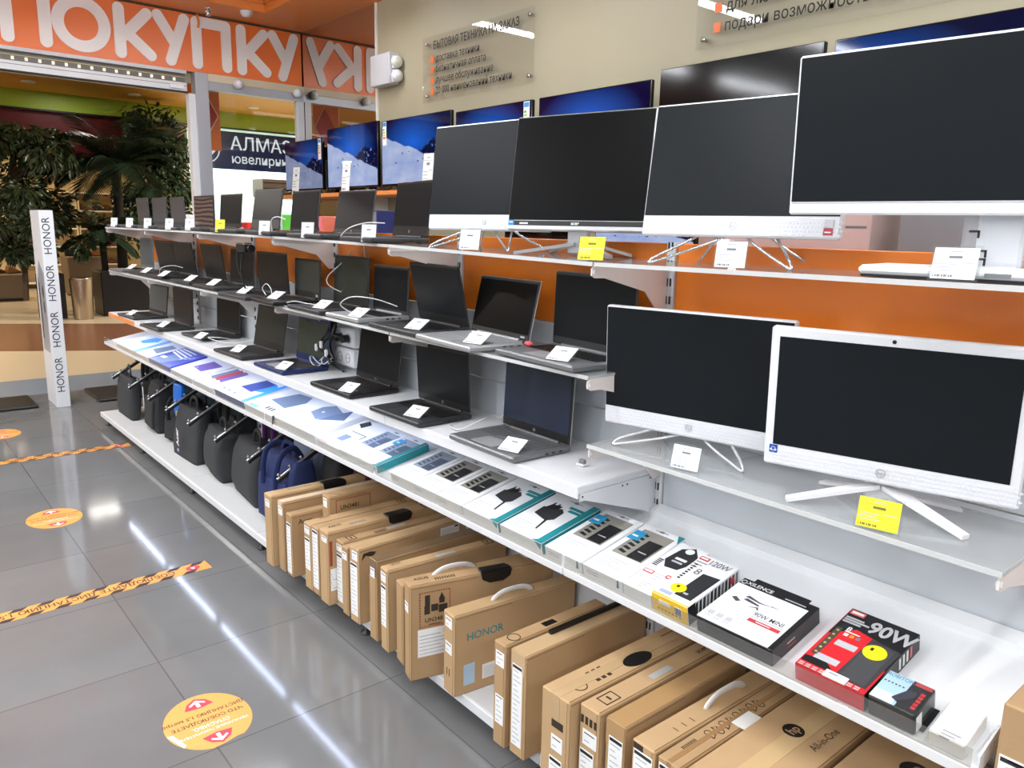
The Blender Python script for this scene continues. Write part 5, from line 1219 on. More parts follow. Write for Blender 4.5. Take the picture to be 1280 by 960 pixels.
carton(1.433, 1.25, .062, .49, .313, 'carton with a long printed strip label, flaps half open', 0, card2, (D_label(.1, .88, -.36, .3), D_tape(tape_m, .46), D_print(lambda k, w, L, h: k.box((-w * .3, L * .62, h + .006), (.012, L * .7, .012), handle_k), 'open_slot')))
carton(1.205, 1.172, .096, .53, .338, 'broad carton with a torn corner, thumb hole and stamps on top', 0, card2, (D_handle(.52, 'hole'), D_tape(P('tape_clear_brown', (190, 160, 120), .15), .16), D_label(.18, .50, -.15, .3), D_label(.56, .68, -.1, .3), D_print(lambda k, w, L, h: (k.ring((0, 0, h), X3, Y3, .012, .07, .017, .02, stampd, .0006, 20), [k.rect((0, 0, h), X3, Y3, -.02 + .018 * (i % 3), .12 + .02 * (i // 3), -.01 + .018 * (i % 3), .132 + .02 * (i // 3), stampd, .0006) for i in range(9)], k.rect((0, 0, 0), X3, Z3, -.01, h * .74, .03, h * .8, stampd, .0006), k.rect((0, 0, h), X3, Y3, -.02, L * .78, .0, L * .9, card_d, .0006)))))
carton(1.118, 1.20, .062, .50, .335, 'carton with a square frame stamp and grey sticker on top', 0, card2, (D_label(.2, .66, -.42, .3), D_label(.7, .82, -.3, .42), top_frame(.13, 0, .05), top_sticker_grey(.5, .1), D_print(lambda k, w, L, h: k.text((0, 0, h), Y3, (-1, 0, 0), 'acer', .024, stampd, .0007, L * .8, -.01, 'L', .01)), D_print(lambda k, w, L, h: [k.rect((0, 0, 0), X3, Z3, -.026 + .014 * i, h * .86, -.017 + .014 * i, h * .92, stampd, .0006) for i in range(4)])))
carton(1.047, 1.212, .058, .48, .332, 'glossy taped carton with white label on its narrow end', 0, card, (D_label(.4, .88, -.3, .42), D_tape(P('tape_shine2', (176, 140, 96), .14), .47)))
carton(.957, 1.203, .064, .49, .330, 'carton with a white rope handle and a creased flap line', -1, card2, (D_handle(.6, 'rope'), D_label(.4, .94, -.4, .42), D_print(lambda k, w, L, h: k.rect((0, 0, 0), X3, Z3, -.028, h * .94, .0, h * .985, stampd, .0006)), D_print(lambda k, w, L, h: [k.rect((0, 0, h), X3, Y3, -.0, L * (.2 + .06 * i), .016, L * (.205 + .06 * i), card_d, .0006) for i in range(3)])))
carton(.888, 1.205, .060, .49, .328, 'carton printed with two rows of recycling symbols on top', 0, card, (symbols(.3), D_label(.3, .96, -.42, .42), top_sticker(.52, .34, .07, .035), top_bars(.12, .22, -.05), D_tape(P('tape_shine3', (160, 124, 84), .16), .1)))
def round_logo(v, u, txt2=None, s=.032):
    def fn(k, w, L, h):
        k.disc((0, 0, h), X3, Y3, u * w, v * L, s, s, boxk, .0012, 28); k.text((0, 0, h), Y3, (-1, 0, 0), 'hp', s * 1.35, card2, .0016, v * L, -u * w - s * .4, 'C', .01)
        if txt2: k.text((0, 0, h), Y3, (-1, 0, 0), txt2, .028, stampd, .0012, v * L - .03, -u * w - .07, 'L', .0, .9)
    return D_print(fn)
carton(.757, 1.165, .176, .55, .34, 'wide pale carton with a round black emblem and printed words on top', 0, card2, (round_logo(.60, -.08, 'All-in-One', .024), D_tape(P('tape_clear2', (206, 176, 130), .12), .12)))
carton(.535, 1.165, .24, .55, .34, 'widest pale carton at the bottom right with a round black emblem', 0, card2, (round_logo(.74, -.02, None, .03), D_tape(P('tape_clear2', (206, 176, 130), .12), .1)))
carton(.225, 1.40, .27, .33, .665, 'tall plain brown carton beyond the end of the sloping tray', 0, card, (D_tape(tape_m, .1), D_label(.60, .86, -.48, -.1)))
t = thing('goods_box', 'white printed box standing before the tall brown carton at the right edge', 'box', (1.215, .215, .1008), (0, 0, R(-90)))
k = MB(); k.box((0, .1, .02), (.2, .2, .04), boxw, .003)
for i in range(4): k.rect((0, 0, .04), X3, Y3, -.09 + .03 * i, .06, -.075 + .03 * i, .14, ink_l)
k.build('box_body', t)
k = MB(); k.rect((0, .1, .04), X3, Y3, .04, -.06, .09, .05, ink, .0008); k.build('information_label', t)
# ------------------------------------------------------------------ bags and waterfall hooks under the tray
fab_k = P('fabric_black', (34, 35, 37), .8, bump=.6, bscale=500, vary=.1, vscale=30)
fab_g = P('fabric_charcoal', (48, 50, 52), .82, bump=.6, bscale=500, vary=.08, vscale=25)
fab_s = P('fabric_slate', (84, 96, 104), .8, bump=.5, bscale=500)
fab_n = P('fabric_navy', (30, 44, 92), .75, bump=.5, bscale=500, vary=.12, vscale=18)
fab_v = P('fabric_purple', (110, 44, 128), .7, bump=.4, bscale=500)
fab_p = P('fabric_plum', (84, 40, 66), .75, bump=.4, bscale=500)
fab_l = P('fabric_pale_blue', (152, 164, 190), .75, bump=.4, bscale=500)
strap_k = P('strap_black', (24, 24, 26), .7)
def softbox(k, w, d, h, m, z0=0, bulge=.12, taper=0, lean=0, seed=0, rnd=.35, xo=0, yo=0):
    rg = random.Random(seed); nz, ns = 12, 28; vs = []
    ph = rg.random() * 6
    for i in range(nz + 1):
        t_ = i / nz; e = (1 - abs(2 * t_ - 1) ** 6) ** .5 if 0 < i < nz else .0
        e = max(e, .72)
        for j in range(ns):
            a = 2 * math.pi * j / ns; c, s = math.cos(a), math.sin(a)
            p = 2 / 7.0
            x = math.copysign(abs(c) ** p, c) * w / 2; y = math.copysign(abs(s) ** p, s) * d / 2
            sc = (1 - taper * t_)
            b = 1 + bulge * math.sin(math.pi * t_) * (1 - abs(c) ** 2)
            wob = 1 + .03 * math.sin(5 * a + ph + 4 * t_)
            vs.append((xo + x * sc * (1 - .06 * (1 - e)), yo + y * e * b * wob + lean * t_, z0 + h * t_ + (.008 * math.sin(3 * a + ph) if i == nz else 0)))
    fs = [(i * ns + j, i * ns + (j + 1) % ns, (i + 1) * ns + (j + 1) % ns, (i + 1) * ns + j) for i in range(nz) for j in range(ns)]
    fs += [tuple(range(ns))[::-1], tuple(nz * ns + j for j in range(ns))]
    k.add(vs, fs, m, True)
def bag(y, x, w, d, h, m, label, rz=0, strap=strap_k, pocket=True, handle=True, lean=.03, seed=1, z=.1006, extra=None, straps=0, cat='bag', taper=.05):
    t = thing('laptop_bag', label, cat, (x, y, z), (0, 0, R(-90 + rz)), 'bags under the sloping tray')
    k = MB(); softbox(k, w, d, h, m, 0, .15, taper, lean, seed); k.build('bag_body', t)
    if pocket:
        k = MB(); softbox(k, w * .82, .022, h * .6, m, h * .1, .3, 0, lean * .5, seed + 3, yo=-d / 2 - .004); k.build('front_pocket', t)
        k = MB(); k.tube(smooth_path([(-w * .45, lean * .9, h * .93), (-w * .3, -d * .05 + lean, h * 1.0), (0, lean, h * 1.005), (w * .3, -d * .05 + lean, h * 1.0), (w * .45, lean * .9, h * .93)], 5), .004, ink_d, 6); k.build('zipper', t)
    if handle:
        k = MB(); k.tube(smooth_path([(-.055, lean, h * .98), (-.055, lean, h + .035), (-.03, lean + .005, h + .06), (.03, lean + .005, h + .06), (.055, lean, h + .035), (.055, lean, h * .98)], 5), .012, strap, 8, flat=.4); k.build('handle', t)
    for i in range(straps):
        s = (-1, 1)[i % 2]; k = MB()
        k.tube(smooth_path([(s * w * .16, d * .3 + lean, h * .98), (s * w * .2, d * .1, h + .05), (s * w * .22, -d * .35, h + .03), (s * w * .2, -d * .55, h * .86), (s * w * .18, -d * .58, h * .6)], 6), .015, strap, 8, flat=.3); k.build('shoulder_strap', t)
    if extra: extra(t, w, d, h)
    return t
def ex_white_tag(t, w, d, h):
    k = MB(); k.box((-w * .40, -d / 2 - .006, h * .62), (.012, .004, .16), paper, .001); k.box((-w * .40, -d / 2 - .0085, h * .5), (.010, .001, .04), P('print_pale_violet', (150, 150, 200), .4)); k.build('hang_tag', t)
def ex_letter(t, w, d, h):
    k = MB(); k.text((0, -d / 2 - .020, h * .28), Z3, (-1, 0, 0), 'Acer', .055, paper, .001, 0, -.02, 'L', .03); k.disc((0, -d / 2 - .020, h * .2), X3, Z3, 0, 0, .014, .010, P('print_lilac2', (176, 168, 226), .4)); k.build('lettering', t)
bag(6.15, 1.445, .40, .08, .30, fab_g, 'slim charcoal bag at the far end of the base shelf', 0, lean=.02, seed=1, pocket=False)
bag(5.62, 1.515, .31, .13, .33, fab_k, 'boxy black bag with a white hang tag, second from the far end', -4, seed=2, extra=ex_white_tag)
bag(5.16, 1.56, .34, .16, .26, fab_k, 'puffy black bag lying between the tagged bag and the lettered bag', 12, seed=3, lean=.04, straps=2)
bag(4.80, 1.45, .40, .085, .31, fab_g, 'slim charcoal bag with vertical white lettering', 2, lean=.05, seed=4, pocket=False, extra=ex_letter)
bag(4.34, 1.50, .33, .15, .27, fab_g, 'open topped charcoal bag with slouching straps', -6, seed=5, straps=0, pocket=False, lean=.01)
bag(3.90, 1.50, .42, .15, .29, fab_g, 'widest charcoal bag with a stiff plain front, beside the navy bag', -6, seed=6, pocket=False, lean=.03, straps=0)
bag(3.43, 1.475, .34, .14, .34, fab_n, 'navy blue bag with folded top beside the first carton', 3, strap=fab_n, seed=7, lean=.02, straps=2, pocket=True)
bag(3.90, 1.655, .30, .10, .45, fab_k, 'backpack with purple shoulder straps behind the widest bag', 0, strap=fab_v, seed=8, straps=2, z=.12)
bag(3.60, 1.68, .24, .08, .47, fab_l, 'pale blue grey bag hanging at the back beside the purple straps', 0, strap=fab_s, seed=9, z=.12)
bag(3.22, 1.65, .16, .14, .40, fab_k, 'round black bag behind the navy bag', 0, seed=10, z=.12, pocket=False)
bag(2.98, 1.72, .18, .06, .42, fab_p, 'dark plum bag in the shade above the first cartons', 0, strap=fab_v, seed=11, z=.12, straps=0) if False else bag(3.04, 1.70, .15, .08, .44, fab_p, 'dark plum bag in the shade above the first cartons', 0, strap=fab_v, seed=11, z=.12)
bag(4.62, 1.68, .34, .12, .40, fab_k, 'large black bag in the shade behind the lettered bag', 0, seed=12, z=.12, straps=2)
bag(5.22, 1.705, .30, .09, .43, fab_s, 'slate grey bag at the back behind the blue tag', 0, strap=fab_s, seed=13, z=.12)
bag(5.78, 1.69, .34, .11, .42, fab_s, 'slate grey bag at the back near the far end', 0, strap=strap_k, seed=14, z=.12, straps=1)
bag(6.20, 1.67, .26, .14, .38, fab_k, 'crumpled black backpack at the back of the far end', 0, seed=15, z=.12, straps=2)
t = thing('blue_pouch', 'bright blue padded pouch hanging under the tray', 'pouch', (1.49, 5.045, .30), (0, 0, R(-84)))
blu = P('pouch_blue', (24, 110, 214), .4, vary=.15, vscale=30)
k = MB(); softbox(k, .13, .035, .22, blu, 0, .3, .1, .0, 20); k.build('pouch_body', t)
k = MB(); k.ring((0, -.022, 0), X3, Z3, -.0, .03, .012, .018, yellow_p, .002); k.build('emblem', t)
k = MB(); k.tube([(0, 0, .215), (0, .0, .25), (0, .06, .27)], .003, strap_k, 6); k.build('cord', t)
hook_b = P('hook_black', (30, 30, 32), .4)
HK = [(6.29, 'beside the far end bag'), (5.83, 'over the slim charcoal bag'), (5.36, 'over the bag with the hang tag'), (4.98, 'under the blue pouch'), (4.56, 'over the bag with white lettering'), (4.12, 'over the open topped bag'), (3.66, 'over the widest charcoal bag'), (3.30, 'over the navy bag')]
for i, (y, lb) in enumerate(HK):
    xf, zf_ = 1.385, .365
    t = thing('waterfall_hook', 'sloping black display hook with silver pins ' + lb, 'display hook', (1.748, y, 0), (0, 0, R(-90)), 'sloping display hooks')
    L = 1.748 - xf; zb = zf_ + L * .56
    k = MB(); d = Vector((0, L, zb - zf_)).normalized(); n = Vector((0, -d.z, d.y))
    a = Vector((0, -L, zf_)); b = Vector((0, -.01, zb)); vs = []
    for p in (a, b):
        for sx in (-1, 1):
            for q in (-1, 1): vs.append(tuple(p + Vector((sx * .006, 0, 0)) + n * q * .008))
    k.add(vs, [(0, 1, 3, 2), (4, 6, 7, 5), (0, 4, 5, 1), (2, 3, 7, 6), (1, 5, 7, 3), (0, 2, 6, 4)], hook_b); k.build('arm', t)
    k = MB()
    for j in range(5):
        p = a + (b - a) * (.04 + .16 * j) + n * .008
        k.cyl(tuple(p), tuple(p + n * .014), .0045, silver, 8); q = p + n * .018; k.lathe([(0, -.009), (.009, 0), (0, .009)], tuple(q), silver, 10)
    p0 = a + n * .0083; p1 = a + (b - a) * .72 + n * .0083; k.tube([p0, p1], .009, silver, 6, flat=.35); k.build('pin', t)
    k = MB(); k.box((0, -.004, zb - .01), (.03, .006, .09), hook_b, .002); k.build('mounting_plate', t)
# ------------------------------------------------------------------ floor graphics
fo = P('sticker_orange', (236, 164, 84), .35); fr = P('sticker_crimson', (200, 60, 82), .4); fd = P('sticker_ink', (52, 36, 40), .5); fw = P('sticker_white', (244, 240, 234), .4)
def round_sticker(x, y, label, torn=False, rx=.128, ry=.152):
    t = thing('floor_sticker', label, 'floor sticker', (x, y, .0003), (0, 0, 0), 'orange distance stickers on the floor')
    k = MB(); pts = []
    for i in range(48):
        a = 2 * math.pi * i / 48; q = 1.0
        if torn and 4.55 < a < 5.2: q = .94 + .02 * math.sin(a * 40)
        pts.append((rx * math.cos(a) * q, ry * math.sin(a) * q))
    k.prism(pts, (0, 0, 0), X3, Y3, .0006, fo)
    if torn: k.prism([(-rx * .99, -.01), (-rx * .8, -ry * .62), (-rx * .72, -ry * .56), (-rx * .86, -.015)], (0, 0, .0006), X3, Y3, .0002, fw)
    k.build('vinyl', t)
    k = MB(); u = (-1, 0, 0); v = (0, -1, 0); o = (0, 0, .0006)
    for tx, yy, s, m in (('УВАЖАЕМЫЕ ПОКУПАТЕЛИ', .048, .0155, fw), ('СПАСИБО,', .020, .022, fw), ('ЧТО СОБЛЮДАЕТЕ', -.012, .023, fd), ('ДИСТАНЦИЮ 1,5 метра', -.045, .022, fd)): k.text(o, u, v, tx, s, m, .0003, 0, yy, 'C', .012)
    k.build('lettering', t)
    for s in (-1, 1):
        k = MB(); oo = (0, s * .105, .0006)
        k.prism([(-.045, -s * .022), (0, -s * .030), (.045, -s * .022), (.03, s * .010), (0, s * .03), (-.03, s * .010)], oo, X3, Y3, .0002, fr)
        k.prism([(-.006, -s * .022), (.006, -s * .022), (.006, s * .004), (.022, -s * .008), (.026, -s * .001), (0, s * .02), (-.026, -s * .001), (-.022, -s * .008), (-.006, s * .004)], (0, s * .105, .0008), X3, Y3, .0002, fw)
        k.build('arrow_mark', t)
round_sticker(.69, 2.262, 'nearest round orange floor sticker with torn edge at the bottom left', True)
round_sticker(.65, 4.45, 'round orange floor sticker between the two striped tapes', False)
round_sticker(.665, 6.50, 'farthest round orange floor sticker, cut by the left edge', False)
def tape(x0, x1, y, label, rz=0):
    t = thing('floor_tape', label, 'floor tape', (x1, y, .0003), (0, 0, R(rz)), 'striped distance tapes on the floor')
    L = x1 - x0; w = .095
    k = MB(); k.rect((0, 0, 0), X3, Y3, -L, -w / 2, 0, w / 2, fo, .0006)
    n = int(L / .10) - 1
    for i in range(n):
        for (a, b, sg) in ((w / 2 - .025, w / 2, 0), (-w / 2, -w / 2 + .025, .05)): k.prism([(-.03 - i * .1 - sg, a), (-.08 - i * .1 - sg, a), (-.055 - i * .1 - sg, b), (-.005 - i * .1 - sg, b)], (0, 0, .0006), X3, Y3, .0002, fd)
    k.build('vinyl', t)
    k = MB(); k.text((0, 0, .0006), (-1, 0, 0), (0, -1, 0), 'СОБЛЮДАЙТЕ ДИСТАНЦИЮ 1,5 МЕТРА', .046, fd, .0003, .15, -.017, 'L', .012, .9); k.build('lettering', t)
    k = MB(); k.disc((-.07, 0, .0006), X3, Y3, 0, 0, .03, .024, fr, .0003); k.prism([(-.012, .006), (.012, .006), (0, -.014)], (-.07, 0, .0009), X3, Y3, .0002, fw); k.build('arrow_mark', t)
tape(-.6, 1.085, 3.41, 'striped orange warning tape on the floor, nearer of two', 1.5)
tape(-.4, 1.33, 5.70, 'striped orange warning tape on the floor reaching under the shelf, farther of two', -1)
# ------------------------------------------------------------------ security gate column and floor mats
t = thing('security_column', 'tall white column with repeated vertical black lettering by the entrance', 'display column', (1.2, 7.38, 0))
wc = P('column_white', (222, 224, 228), .35)
k = MB(); k.box((0, 0, .8), (.1, .38, 1.6), wc, .002); k.box((0, 0, 1.598), (.1, .38, .006), black, .001); k.build('column_body', t)
k = MB()
for i in range(4): k.text((.018, -.19, .13 + i * .375), Z3, (-1, 0, 0), 'HONOR', .078, boxk, .0008, 0, 0, 'L', .0, 1.0)
k.build('lettering', t)
k = MB(); o = (-.05, 0, 0); pg = P('column_picture_grey', (150, 156, 166), .3)
k.prism([(-.13, .45), (.14, .45), (.16, 1.1), (-.02, 1.2), (-.12, 1.05)], o, (0, -1, 0), Z3, .0008, pg)
k.prism([(-.12, .55), (-.06, .55), (-.06, 1.0), (-.12, 1.05)], o, (0, -1, 0), Z3, .0016, P('column_picture_dark', (60, 64, 74), .3)); k.disc((-.0516, 0, 0), (0, -1, 0), Z3, .06, .95, .03, .05, P('column_picture_dark', (60, 64, 74), .3)); k.disc((-.0516, 0, 0), (0, -1, 0), Z3, .06, .82, .03, .05, P('column_picture_dark', (60, 64, 74), .3))
k.build('printed_picture', t)
matm = P('mat_black', (30, 29, 27), .35, vary=.3, vscale=14)
for (x0, x1, y0, y1, lb) in ((.62, 1.03, 7.26, 7.76, 'black rubber floor plate left of the white column'), (1.47, 1.95, 7.2, 7.80, 'black rubber floor plate right of the white column')):
    k = MB(); k.box((0, 0, .012), (x1 - x0, y1 - y0, .023), matm, .008); k.box((0, 0, .0235), (x1 - x0 - .06, y1 - y0 - .06, .003), matm, .001)
    o = tag(k.build('floor_plate'), lb, 'floor plate'); o.location = ((x0 + x1) / 2, (y0 + y1) / 2, .0005)
# ------------------------------------------------------------------ the mall beyond the entrance
mall_or = P('mall_ceiling_orange', (222, 160, 66), .5); mall_gr = P('mall_green', (160, 190, 50), .45); maroon = P('maroon_fascia', (96, 24, 30), .4)
def sbox(name, c, s, m): k = MB(); k.box(c, s, m); return struct(k.build(name))
sbox('ceiling_mall', (4, 11.8, 3.65), (24, 7.4, .1), mall_or)
sbox('trim_6', (4, 15.55, 3.46), (24, .1, .28), mall_gr)
sbox('trim_7', (4, 15.5, 3.305), (24, .06, .03), black)
sbox('wall_mall_fascia', (.6, 15.62, 2.92), (8.6, .1, .76), maroon)
tan = P('shop_tan_wall', (206, 182, 138), .5)
sbox('wall_mall_back', (.5, 20.5, 1.7), (9, .1, 3.4), tan)
sbox('wall_mall_left', (-4.0, 18, 1.7), (.1, 5, 3.4), tan)
sbox('wall_mall_divider', (5.0, 18.1, 1.7), (.12, 4.9, 3.4), P('mall_pillar', (188, 170, 130), .5))
sbox('ceiling_shop', (.5, 18.1, 3.35), (9, 4.9, .06), tan)
mint = P('mint_wall', (206, 228, 222), .5)
sbox('wall_jewellery_back', (9.0, 18.6, 1.7), (8, .1, 3.4), mint)
sbox('ceiling_jewellery', (9.0, 17.1, 3.35), (8, 3, .06), mint)
sbox('wall_jewellery_right', (13.0, 17.1, 1.7), (.1, 3, 3.4), mint)
dl = emat('downlight_glow', (255, 240, 205), 9.0)
for i, (x, y, lb) in enumerate(((2.35, 14.5, 'above the left tree'), (3.9, 14.6, 'above the palm'), (5.9, 14.5, 'above the navy sign'), (.6, 14.5, 'at the left edge of the photo'), (7.6, 14.6, 'far right, beyond the corner post'))):
    k = MB(); k.lathe([(.10, .0), (.10, -.012), (.085, -.014)], (x, y, 3.6), white_pl, 20); k.lathe([(.0, -.010), (.085, -.010)], (x, y, 3.6), dl, 20)
    tag(k.build('ceiling_downlight'), 'round recessed downlight in the orange mall ceiling ' + lb, 'downlight', 'downlights in the mall ceiling')
t = thing('spotlight', 'small bright spotlight under the green band above the maroon fascia', 'spotlight', (3.2, 15.45, 3.27))
k = MB(); k.lathe([(.0, .02), (.03, .02), (.045, -.06)], (0, 0, 0), black, 16); k.build('lamp_housing', t)
k = MB(); k.lathe([(0, -.055), (.04, -.055)], (0, 0, 0), emat('spot_glow', (255, 236, 210), 25), 16); k.build('lamp_lens', t)
# jewellery sign
navy = P('sign_navy', (28, 36, 78), .25)
t = thing('jewellery_sign', 'navy shop sign with white serif letters and a round emblem', 'sign', (5.12, 15.45, 2.55))
k = MB(); k.box((2.0, 0, .34), (4.0, .08, .7), navy, .004); k.build('panel', t)
sw = emat('sign_letter_white', (250, 250, 252), 1.1)
k = MB(); k.text((0, -.041, 0), X3, Z3, 'АЛМАЗ', .345, sw, .012, .66, .36, 'L', .008, 1.0); k.text((0, -.041, 0), X3, Z3, 'ювелирный', .235, sw, .012, .68, .11, 'L', .008, 1.0); k.build('lettering', t)
k = MB(); k.ring((0, -.041, 0), X3, Z3, .2, .34, .235, .255, sw, .012, 36)
k.prism([(.2, .56), (.40, .34), (.2, .12), (.0, .34)], (0, -.041, 0), X3, Z3, .012, sw); k.prism([(.2, .44), (.30, .34), (.2, .24), (.1, .34)], (0, -.053, 0), X3, Z3, .004, navy); k.prism([(.2, .39), (.25, .34), (.2, .29), (.15, .34)], (0, -.057, 0), X3, Z3, .004, sw)
for i in range(0): k.prism([(.02 + .05 * i, .42 + .05 * i), (.04 + .05 * i, .44 + .05 * i), (.24 + .05 * i, .20 + .05 * i - .0), (.22 + .05 * i, .18 + .05 * i)], (0, -.057, 0), X3, Z3, .003, navy)
k.build('emblem', t)
# counter in the jewellery shop, shoe shop shelves and counters
wood = P('counter_walnut', (84, 58, 40), .4, vary=.15, vscale=5, stretch=(1, 1, 8))
t = thing('display_cabinet', 'dark walnut cabinet hanging in the bright mint shop', 'cabinet', (7.4, 17.4, 2.1))
k = MB(); k.box((.5, 0, .2), (1.6, .6, .4), wood, .01); k.build('cabinet_body', t)
k = MB()
for i in range(3): k.box((.5, -.302, .08 + i * .12), (1.58, .006, .008), black)
k.build('shelf_line', t)
k = MB(); k.box((-.22, 0, -1.05), (.06, .06, 2.1), mint); k.box((1.2, 0, -1.05), (.06, .06, 2.1), mint); k.build('post', t)
def shoe_unit(x, y, w, h, label, m, n=5, seed=0):
    rg = random.Random(seed)
    t = thing('display_shelves', label, 'shelves', (x, y, 0), (0, 0, 0), 'shelves of the shop across the mall')
    k = MB(); k.box((0, .18, h / 2), (w, .03, h), tan); k.box((-w / 2, 0, h / 2), (.03, .36, h), m); k.box((w / 2, 0, h / 2), (.03, .36, h), m); k.build('cabinet_body', t)
    for i in range(n):
        z = .12 + i * (h - .3) / (n - 1)
        k = MB(); k.box((0, 0, z), (w - .03, .36, .03), paper); k.build('shelf_board', t)
    return t
def shoe(x, y, z, rz, m, label):
    k = MB(); k.M = Matrix.Translation((x, y, z)) @ Matrix.Rotation(rz, 4, 'Z')
    k.prism([(-.13, 0), (.13, 0), (.14, .03), (.08, .05), (.0, .085), (-.05, .12), (-.12, .13), (-.14, .06)], (0, .04, 0), X3, Z3, .08, m); k.box((0, 0, -.0), (.27, .085, .018), ink_d, .004)
    o = k.build('shoe'); o.location = (0, 0, 0); tag(o, label, 'shoe', 'shoes on the shelves across the mall'); return o
sx = [(.9, 20.2, 1.3, 2.3, 'tall shoe shelves behind the left tree', 6), (3.35, 20.2, 1.2, 2.3, 'tall pale shoe shelves between the left tree and the palm', 6), (4.4, 20.2, .8, 2.3, 'narrow shoe shelves right of the palm trunk', 6), (-.9, 20.2, 1.6, 2.1, 'dark low shoe shelves at the left edge of the photo', 5)]
leather_n = ['black', 'brown', 'tan', 'red']
leather = [P('shoe_black', (24, 22, 22), .35), P('shoe_brown', (94, 54, 30), .4), P('shoe_tan', (160, 110, 70), .4), P('shoe_red', (130, 36, 30), .4)]
rg = random.Random(9)
for i, (x, y, w, h, lb, n) in enumerate(sx):
    shoe_unit(x, y, w, h, lb, wood if i in (0, 3) else P('shelf_cream', (228, 212, 176), .5), n, i)
    for r in range(1, n - 1):
        for c in range(3):
            z = .12 + r * (h - .3) / (n - 1)
            q = rg.randrange(4); shoe(x - w / 2 + .2 + c * (w - .3) / 2, y - .02, z + .0245, rg.uniform(-.5, .5), leather[q], leather_n[q] + ' shoe, ' + ['left', 'middle', 'right'][c] + ' on shelf ' + ORD[r + 1] + ' from below, ' + ['behind the left tree', 'between left tree and palm', 'right of the palm trunk', 'at the left edge'][i])
ctr = P('counter_taupe', (112, 96, 78), .45)
for (x, y, w, d, h, lb) in ((-.2, 18.3, 3.0, 1.0, .55, 'long low taupe display plinth at the left edge'), (2.05, 17.6, .8, .8, .5, 'low taupe display plinth left of the white column'), (3.6, 18.0, .7, .7, .8, 'taupe display plinth behind the steel bin')):
    t = thing('display_plinth', lb, 'display plinth', (x, y, 0))
    k = MB(); k.box((0, 0, h / 2 + .02), (w, d, h - .04), ctr, .02); k.build('plinth_body', t)
    k = MB(); k.box((0, 0, .02), (w - .1, d - .1, .04), black); k.build('plinth_foot', t)
    for j in range(3): shoe(x - w * .3 + j * w * .3, y - .1, h + .0095, .3 * j, leather[j], leather_n[j] + ' shoe on the ' + ['long low plinth', 'low plinth by the white column', 'plinth behind the bin'][[3.0, .8, .7].index(w)])
# steel bin
t = thing('waste_bin', 'tall brushed steel waste bin beside the black planter', 'bin', (2.66, 13.6, 0))
k = MB(); k.lathe([(.135, .0), (.14, .01), (.165, .62), (.168, .64), (.16, .645), (.15, .63)], (0, 0, 0), P('brushed_steel', (176, 164, 148), .28, .95, bump=.2, bscale=300, stretch=(1, 1, .02)), 32); k.build('bin_body', t)
k = MB(); k.lathe([(.145, .63), (.0, .615)], (0, 0, 0), black, 24); k.build('bin_opening', t)
# plants
bark = P('bark', (70, 54, 40), .85, bump=.6, bscale=60); soil = P('soil', (50, 38, 28), .9)
def leaf_mat(name, c1, c2):
    m = P(name, c1, .35); nt = m.node_tree; b = nt.nodes['Principled BSDF']; oi = nt.nodes.new('ShaderNodeTexCoord'); n = nt.nodes.new('ShaderNodeTexNoise'); n.inputs['Scale'].default_value = 3.5; nt.links.new(oi.outputs['Object'], n.inputs['Vector'])
    mx = nt.nodes.new('ShaderNodeMix'); mx.data_type = 'RGBA'; mx.inputs[6].default_value = rgb(*c1); mx.inputs[7].default_value = rgb(*c2); nt.links.new(n.outputs['Fac'], mx.inputs[0]); nt.links.new(mx.outputs[2], b.inputs['Base Color']); return m
lf1 = leaf_mat('ficus_leaf', (28, 46, 27), (66, 86, 54)); lf2 = leaf_mat('palm_leaf', (26, 42, 28), (66, 84, 62))
def leafquad(k, p, d, n, L, W, m):
    d = d.normalized(); s = d.cross(n)
    if s.length < 1e-4: return
    s.normalize(); nn = s.cross(d)
    k.add([tuple(p), tuple(p + d * L * .45 + s * W / 2 + nn * .006), tuple(p + d * L), tuple(p + d * L * .45 - s * W / 2 + nn * .006), tuple(p + d * L * .5 - nn * .004)], [(0, 4, 1), (1, 4, 2), (0, 3, 4), (3, 2, 4)], m)
